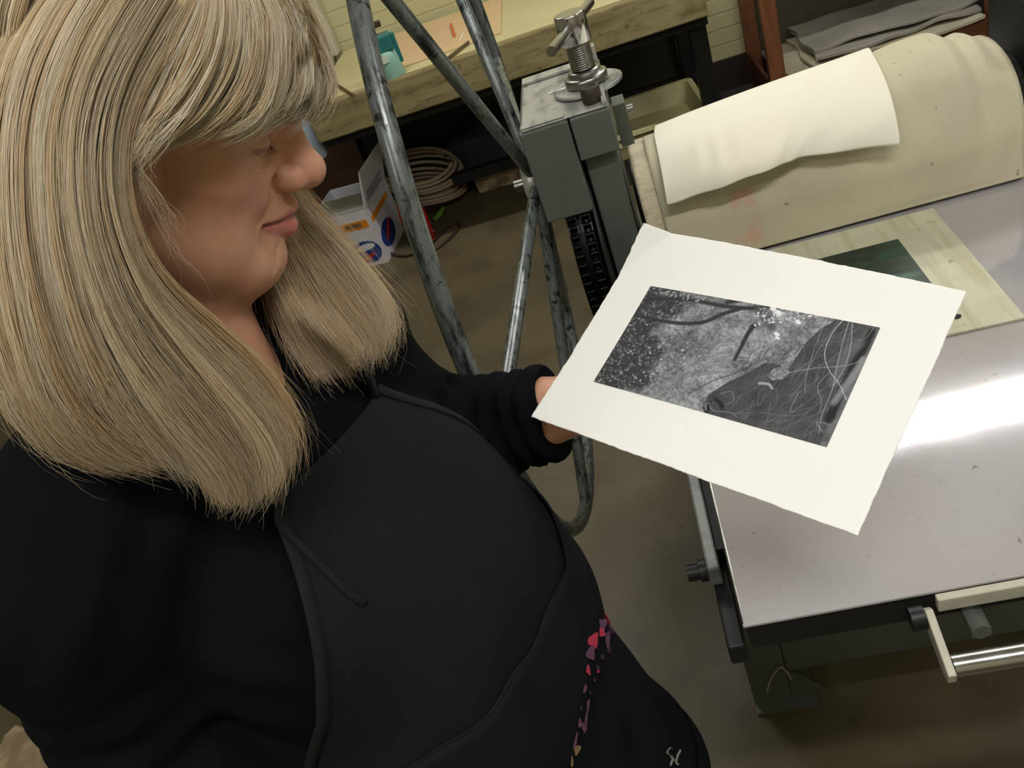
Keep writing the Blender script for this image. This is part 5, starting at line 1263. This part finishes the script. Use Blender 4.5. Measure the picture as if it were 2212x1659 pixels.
def strands(guides, n_, thick, clump=0.6, frizz=1.0, nclump=60, tipvar=0.10, uniform=True, tipspread=1.0, doclear=True, seed=0):
    r = np.random.RandomState(seed); G = np.stack([resample(g) for g in guides]); ng = len(G)
    u = r.rand(n_) * (ng - 1)
    cc = np.sort(r.rand(nclump)) * (ng - 1); ci = np.argmin(np.abs(u[:, None] - cc[None]), 1); cu = cc[ci]
    s_ = np.linspace(0, 1, K)[None, :]
    w_ = clump * s_ ** 1.3; uu = u[:, None] * (1 - w_) + cu[:, None] * w_
    uu = np.clip(uu + 0.05 * r.randn(n_, 1) * s_, 0, ng - 1.0001); i0 = uu.astype(int); f = (uu - i0)[..., None]
    idx = np.arange(K)[None, :].repeat(n_, 0)
    stretch = 1 - np.abs(r.randn(n_, 1)) * tipvar; kk = np.clip(idx * stretch, 0, K - 1.001); k0 = kk.astype(int); fk = (kk - k0)[..., None]
    def at(i, k): return G[i, k]
    P_ = (at(i0, k0) * (1 - f) + at(i0 + 1, k0) * f) * (1 - fk) + (at(i0, k0 + 1) * (1 - f) + at(i0 + 1, k0 + 1) * f) * fk
    lay = r.rand(n_, 1); cl = r.randn(nclump, 4)[ci]; cph = r.rand(nclump, 3)[ci] * 6.28
    P_[..., 2] += thick * (lay - 0.35) + 0.006 * cl[:, 0:1] * s_
    S = s_
    P_[..., 0] += 7 * cl[:, 1:2] * S ** 2 * tipspread + 4.0 * np.sin(S * 5 + cph[:, 0:1]) * S + frizz * (3.5 * np.sin(S * (6 + 5 * r.rand(n_, 1)) + 6.28 * r.rand(n_, 1)) * (0.25 + S) + 7 * r.randn(n_, 1) * S ** 2)
    P_[..., 1] += 9 * cl[:, 2:3] * S ** 3 * tipspread + frizz * (2.0 * np.sin(S * (5 + 5 * r.rand(n_, 1)) + 6.28 * r.rand(n_, 1)) * S + 6 * r.randn(n_, 1) * S ** 3)
    tc = np.clip((S - 0.60) / 0.40, 0, 1) ** 1.4; Rc = 11 * np.abs(r.randn(n_, 1)) * min(frizz, 1.3); p0 = 6.28 * r.rand(n_, 1); sg = np.sign(r.randn(n_, 1) + 0.5); an_ = p0 + tc * 2.4 * sg
    P_[..., 0] += Rc * (np.cos(an_) - np.cos(p0)); P_[..., 1] += Rc * (np.sin(an_) - np.sin(p0))
    P_[..., 0] += frizz * 12 * r.randn(n_, 1) * np.clip((S - 0.85) / 0.15, 0, 1) ** 2
    if doclear: P_ = clear(P_, 0.001 + 0.010 * (1 - lay) * np.minimum(1, 2 * S + 0.2))
    Wd = world(P_)
    for _ in range(1): Wd[:, 1:-1] = (Wd[:, :-2] + 2 * Wd[:, 1:-1] + Wd[:, 2:]) / 4
    tone = 0.35 * lay[:, 0] + 0.65 * r.rand(n_) * 1.0 + 0.30 * np.sin(cph[:, 1]) ; return Wd, tone, cl[:, 3]
def tubes(Wd, rad, tone, extra, name, mat, par):
    n_, k_ = Wd.shape[:2]; T = np.gradient(Wd, axis=1); T /= np.maximum(np.linalg.norm(T, axis=2, keepdims=True), 1e-9)
    ref = np.array([0.45, 0.89, 0.1]); N1 = np.cross(T, ref); N1 /= np.maximum(np.linalg.norm(N1, axis=2, keepdims=True), 1e-9); N2_ = np.cross(T, N1)
    s_ = np.linspace(0, 1, k_); rr = rad[:, None] * np.where(s_ < 0.75, 1.0, 1.0 - 0.8 * (s_ - 0.75) / 0.25)[None]
    ring = [Wd + (N1 * math.cos(a) + N2_ * math.sin(a)) * rr[..., None] for a in (0, 2.0944, 4.18879)]
    V_ = np.stack(ring, 2).reshape(-1, 3)
    base_i = (np.arange(n_)[:, None] * k_ + np.arange(k_ - 1)[None]).reshape(-1) * 3
    F = np.concatenate([np.stack([base_i + a, base_i + (a + 1) % 3, base_i + 3 + (a + 1) % 3, base_i + 3 + a], 1) for a in range(3)])
    pale = np.array([0.98, 0.92, 0.77]); gold = np.array([0.92, 0.77, 0.52]); tan = np.array([0.76, 0.57, 0.35])
    t_ = np.clip(tone, 0, 1.3)[:, None]; c = np.where(t_ > 0.5, gold + (pale - gold) * np.clip((t_ - 0.5) / 0.45, 0, 1), tan + (gold - tan) * np.clip(t_ / 0.5, 0, 1))
    ash = np.array([0.68, 0.62, 0.54]); c = c * (1 - 0.25 * (extra[:, None] > 0.6)) + ash * 0.25 * (extra[:, None] > 0.6)
    C_ = np.repeat(c, k_ * 3, 0)
    return np_mesh(name, V_ - PO, F, mat, par, True, C_)
hm = bpy.data.materials.new('blonde hair'); hm.use_nodes = True; nt = hm.node_tree; b_ = nt.nodes['Principled BSDF']; out_ = [n for n in nt.nodes if n.type == 'OUTPUT_MATERIAL'][0]
at_ = nt.nodes.new('ShaderNodeAttribute'); at_.attribute_name = 'tint'; nt.links.new(at_.outputs['Color'], b_.inputs['Base Color'])
b_.inputs['Roughness'].default_value = 0.42; b_.inputs['Specular IOR Level'].default_value = 0.55
tr_ = nt.nodes.new('ShaderNodeBsdfTranslucent'); nt.links.new(at_.outputs['Color'], tr_.inputs[0]); mx_ = nt.nodes.new('ShaderNodeMixShader'); mx_.inputs[0].default_value = 0.42
nt.links.new(b_.outputs[0], mx_.inputs[1]); nt.links.new(tr_.outputs[0], mx_.inputs[2]); nt.links.new(mx_.outputs[0], out_.inputs[0])
m = Mat('hair mass', hexc(226, 202, 156), 0.6); m.spots(60, 0.42, 0.62, hexc(198, 166, 118), 0.9, stretch=(3, 3, 0.25), detail=6); hair_mass = m.m

D_ = lambda pts, ds: [(p[0], p[1], d) for p, d in zip(pts, ds)]
def pxd(P_):
    c = (np.asarray(P_) - CO) @ RC; return (CX + FPX * c[0] / c[2], CY + FPX * c[1] / c[2], c[2])
def far_top(a_): return [pxd(hp(*q)) for q in ((-0.01, 0.0, 0.150), (a_, 0.052, 0.122), (a_ + 0.012, 0.080, 0.080), (a_ + 0.016, 0.088, 0.030))]
NEAR = [
 D_([(480, -90), (425, 40), (325, 190), (280, 320), (290, 470), (345, 590), (450, 690), (560, 800), (618, 900), (630, 965), (612, 1015)], [.505, .494, .486, .484, .492, .508, .535, .560, .58, .592, .60]),
 D_([(440, -100), (350, 40), (268, 200), (242, 350), (262, 500), (330, 650), (440, 780), (540, 890), (592, 980), (588, 1045), (548, 1090)], [.495, .480, .472, .472, .482, .502, .53, .555, .575, .588, .594]),
 D_([(400, -110), (298, 50), (218, 210), (200, 380), (225, 540), (290, 700), (385, 840), (470, 950), (525, 1035), (520, 1085), (492, 1092)], [.482, .466, .460, .462, .472, .492, .520, .545, .565, .577, .580]),
 D_([(360, -120), (245, 50), (170, 225), (158, 400), (182, 560), (240, 730), (320, 870), (395, 970), (450, 1035), (478, 1070), (470, 1078)], [.472, .456, .452, .455, .466, .486, .51, .535, .55, .56, .565]),
 D_([(315, -130), (192, 55), (125, 235), (115, 410), (138, 580), (190, 750), (265, 875), (345, 950), (395, 985), (412, 990)], [.465, .450, .447, .451, .463, .484, .51, .53, .545, .55]),
 D_([(270, -135), (142, 60), (78, 240), (70, 420), (92, 600), (140, 770), (205, 890), (285, 955), (360, 982), (395, 978)], [.462, .448, .446, .451, .464, .486, .51, .532, .548, .553]),
 D_([(228, -138), (92, 60), (30, 240), (22, 430), (45, 620), (88, 790), (150, 905), (235, 968), (320, 990), (365, 985)], [.463, .451, .451, .457, .470, .492, .515, .538, .552, .557]),
 D_([(188, -138), (42, 62), (-15, 250), (-25, 440), (0, 640), (42, 795), (98, 900), (180, 962), (270, 988), (330, 990)], [.468, .459, .461, .469, .482, .502, .524, .545, .558, .563]),
 D_([(150, -136), (-6, 66), (-58, 260), (-70, 450), (-42, 650), (8, 800), (62, 900), (130, 955), (210, 978), (280, 985)], [.477, .472, .477, .487, .500, .520, .54, .558, .57, .575]),
 D_([(115, -132), (-50, 80), (-100, 270), (-112, 460), (-80, 650), (-30, 790), (25, 880), (90, 935), (160, 962), (220, 968)], [.49, .490, .50, .513, .527, .545, .562, .578, .588, .592]),
]
BANG = [
 D_([(440, -95), (452, 10), (425, 120), (365, 225), (312, 290), (286, 345), (280, 372)], [.500, .494, .490, .488, .486, .486, .487]),
 D_([(468, -95), (500, 5), (488, 130), (432, 235), (372, 290), (318, 322), (286, 338)], [.506, .502, .500, .498, .496, .494, .492]),
 D_([(490, -92), (545, 10), (545, 135), (505, 228), (452, 276), (396, 300), (350, 312)], [.514, .513, .512, .508, .506, .503, .500]),
 D_([(508, -90), (582, 15), (592, 130), (570, 215), (530, 262), (480, 283), (430, 290)], [.526, .527, .526, .522, .518, .514, .510]),
 D_([(522, -88), (608, 20), (628, 125), (618, 200), (590, 247), (552, 275), (510, 284)], [.540, .546, .547, .544, .540, .535, .530]),
 D_([(536, -86), (628, 22), (656, 120), (658, 190), (640, 232), (606, 262), (566, 275)], [.555, .566, .570, .570, .566, .560, .554]),
 D_([(548, -84), (642, 24), (698, 112), (722, 172), (717, 212), (688, 240), (652, 258)], [.572, .588, .595, .599, .598, .594, .588]),
 [pxd(hp(*q)) for q in ((-0.01, 0.0, 0.150), (0.055, 0.018, 0.135), (0.098, 0.030, 0.095), (0.112, 0.036, 0.062), (0.108, 0.042, 0.038), (0.100, 0.046, 0.026))],
 [pxd(hp(*q)) for q in ((-0.01, 0.0, 0.150), (0.045, 0.036, 0.128), (0.080, 0.055, 0.092), (0.090, 0.062, 0.058), (0.084, 0.068, 0.034), (0.078, 0.070, 0.022))],
 [pxd(hp(*q)) for q in ((-0.01, 0.0, 0.150), (0.030, 0.050, 0.122), (0.055, 0.072, 0.085), (0.064, 0.080, 0.050), (0.062, 0.082, 0.020), (0.060, 0.084, 0.000))],
]
FAR = [
 far_top(0.048) + D_([(652, 415), (722, 492), (790, 578), (836, 645), (862, 695), (850, 738), (825, 762)], [.700, .704, .708, .712, .716, .720, .722]),
 far_top(0.032) + D_([(630, 455), (698, 545), (765, 630), (812, 695), (838, 738), (820, 770)], [.694, .698, .704, .710, .716, .720]),
 far_top(0.016) + D_([(615, 510), (668, 610), (720, 690), (768, 748), (798, 782), (782, 798)], [.686, .692, .700, .708, .714, .718]),
 far_top(0.0) + D_([(588, 550), (632, 650), (676, 732), (718, 785), (745, 812), (738, 820)], [.678, .686, .695, .704, .710, .714]),
 far_top(-0.02) + D_([(565, 575), (600, 672), (636, 745), (668, 795), (695, 822), (700, 828)], [.670, .680, .690, .700, .706, .710]),
]
MID = [D_([(470, -90), (376, 40), (318, 190), (282, 315), (276, 400), (290, 480)], [.503, .492, .484, .482, .486, .492]),
 D_([(455, -92), (420, 30), (352, 170), (300, 270), (280, 330), (275, 380)], [.502, .493, .487, .484, .484, .486]), BANG[0], BANG[1]]
WISP = [D_([(286, 330), (300, 380), (330, 440), (352, 490), (400, 520)], [.484, .486, .490, .494, .497]), D_([(292, 345), (322, 385), (352, 420), (372, 470), (368, 520)], [.485, .487, .491, .495, .498]), D_([(300, 400), (330, 470), (372, 560), (420, 610), (470, 640)], [.486, .490, .500, .508, .515])]
hair = bpy.data.objects.new('hair', None); COL.objects.link(hair); hair.parent = person
def rad(n_, a, b2, seed): return a + (b2 - a) * np.random.RandomState(seed).rand(n_)
DEN = 1.0
def batch(g, n_, name, r0, r1, seed, **kw):
    n_ = int(n_ * DEN); Wd, tone, ex = strands(g, n_, seed=seed, **kw); return Wd, tone, ex, rad(n_, r0, r1, seed)
def join(bs): return [np.concatenate([b[i] for b in bs]) for i in range(4)]
Wd, tone, ex, rr = join([batch(NEAR, 10000, 'n', 0.00017, 0.00034, 1, thick=0.016, clump=0.42, nclump=80, tipvar=0.06),
                         batch(NEAR, 1400, 'n', 0.00022, 0.00040, 2, thick=0.004, clump=0.92, nclump=42, tipvar=0.03, frizz=0.5),
                         batch(NEAR, 260, 'n', 0.00010, 0.00016, 3, thick=-0.02, clump=0.0, nclump=10, tipvar=0.15, frizz=2.6)])
tubes(Wd, rr, tone, ex, 'side_hair', hm, hair)
Wd, tone, ex, rr = join([batch(BANG, 2000, 'b', 0.00014, 0.00026, 4, thick=0.012, clump=0.45, nclump=34, tipvar=0.05, frizz=0.8, tipspread=0.6),
                         batch(BANG, 620, 'b', 0.00018, 0.00030, 5, thick=0.004, clump=0.93, nclump=15, tipvar=0.03, frizz=0.3, tipspread=0.6)])
tubes(Wd, rr, tone + 0.25, ex, 'fringe', hm, hair)
Wd, tone, ex, rr = join([batch(MID, 1500, 'm', 0.00016, 0.00028, 14, thick=0.010, clump=0.5, nclump=26, tipvar=0.06, frizz=0.8), batch(WISP, 34, 'w', 0.00005, 0.00008, 15, thick=0.0, clump=0.1, nclump=9, tipvar=0.15, frizz=1.2)])
tubes(Wd, rr, tone + 0.1, ex, 'fringe', hm, hair)
FARSIDE = True
Wd, tone, ex, rr = join([batch(FAR, 3200, 'f', 0.00020, 0.00036, 6, thick=0.016, clump=0.5, nclump=34, tipvar=0.08),
                         batch(FAR, 500, 'f', 0.00022, 0.00038, 7, thick=0.0, clump=0.9, nclump=20, tipvar=0.03, frizz=0.5),
                         batch(FAR, 160, 'f', 0.00010, 0.00018, 8, thick=-0.02, clump=0.0, nclump=10, tipvar=0.15, frizz=2.6)])
tubes(Wd, rr, tone + 0.1, ex, 'side_hair', hm, hair)
FARSIDE = False
# solid mass under the strands: scalp cap and the inner body of both curtains
cap = [ell_(hp(-0.006, 0, 0.047), (0.098, 0.079, 0.096), HR, 0.01), ell_(hp(-0.055, 0, 0.00), (0.062, 0.078, 0.075), HR, 0.03),
       ell_(hp(0.085, 0, -0.03), (0.105, 0.15, 0.088), HR, 0.01, 's')]
cx_, cy_, cz_ = np.arange(HO[0] - 0.17, HO[0] + 0.17, 0.005), np.arange(HO[1] - 0.15, HO[1] + 0.15, 0.005), np.arange(HO[2] - 0.13, HO[2] + 0.19, 0.005)
Vc, Fc = surface_nets(field_grid(cap, cx_, cy_, cz_), cx_, cy_, cz_); np_mesh('scalp_hair', Vc - PO, Fc, hair_mass, hair)
def mass(guides, i0, i1, k1, push, th, name):
    G = np.stack([resample(g) for g in guides])[i0:i1, :k1].copy(); G[..., 2] += push
    G = clear(G, 0.004); Wm = world(G); MB().sheet(Wm.transpose(0, 1, 2) - PO, th).build(name, hair_mass, hair)
mass(NEAR, 0, 10, 21, 0.009, 0.006, 'hair_mass'); FARSIDE = True; mass(FAR, 1, 5, 21, 0.014, 0.006, 'hair_mass')
# back of the head, never seen here but part of her hair
BK = []
for ph in np.linspace(-1.25, 1.25, 9):
    c_, s2 = math.cos(ph), math.sin(ph)
    top = hp(-0.01, 0, 0.148); a = HO + HF * (-0.09 * c_ - 0.02) + HL * (0.08 * s2) + HU * 0.09; b2 = HO - np.array([FD[0], FD[1], 0]) * 0.095 * c_ + SD * 0.088 * s2 + [0, 0, -0.01]
    BK.append(smooth_path([top, a, b2, b2 + [-0.012 * c_, 0, -0.09], b2 + np.array([-0.02 * c_, 0, -0.19])], 7)[:K])
BK = np.array(BK)
MB().sheet(BK - PO, 0.006).build('hair_mass', hair_mass, hair)
r = np.random.RandomState(21); n_ = 2600; u = r.rand(n_) * (len(BK) - 1.001); i0 = u.astype(int); f = (u - i0)[:, None, None]
Wb = BK[i0] * (1 - f) + BK[i0 + 1] * f; kk = Wb.shape[1]; out2 = Wb - (HO + [0, 0, 0]); out2[..., 2] *= 0.2; out2 /= np.maximum(np.linalg.norm(out2, axis=2, keepdims=True), 0.02)
Wb = Wb + out2 * (0.003 + 0.010 * r.rand(n_, 1, 1)) + 0.004 * r.randn(n_, 1, 3) * np.linspace(0, 1, kk)[None, :, None]
tubes(Wb, rad(n_, 0.0003, 0.0005, 3), r.rand(n_), r.randn(n_), 'back_hair', hm, hair)

# small silver pendant showing between the hair ends
mbp = MB(); pq = np.array([[551.0, 832.0, 0.0]]); dq = float(depth_at(pq[:, 0], pq[:, 1])[0])
FARSIDE = False
for px, py, rr_ in ((556, 800, 3.0), (561, 812, 3.4), (552, 824, 4.2), (546, 833, 3.6), (556, 833, 3.2)):
    c = at_d(px, py, 0.585) - PO; q_ = rr_ * 0.585 / FPX
    mbp.add([c + RC @ np.array([q_ * a_, q_ * b_, q_ * c_]) for a_, b_, c_ in ((1, 0, 0), (-1, 0, 0), (0, 1, 0), (0, -1, 0), (0, 0, 1), (0, 0, -1))], [(0, 2, 4), (2, 1, 4), (1, 3, 4), (3, 0, 4), (2, 0, 5), (1, 2, 5), (3, 1, 5), (0, 3, 5)])
o = mbp.build('pendant', chrome, person); o['label'] = 'small glittering silver pendant'
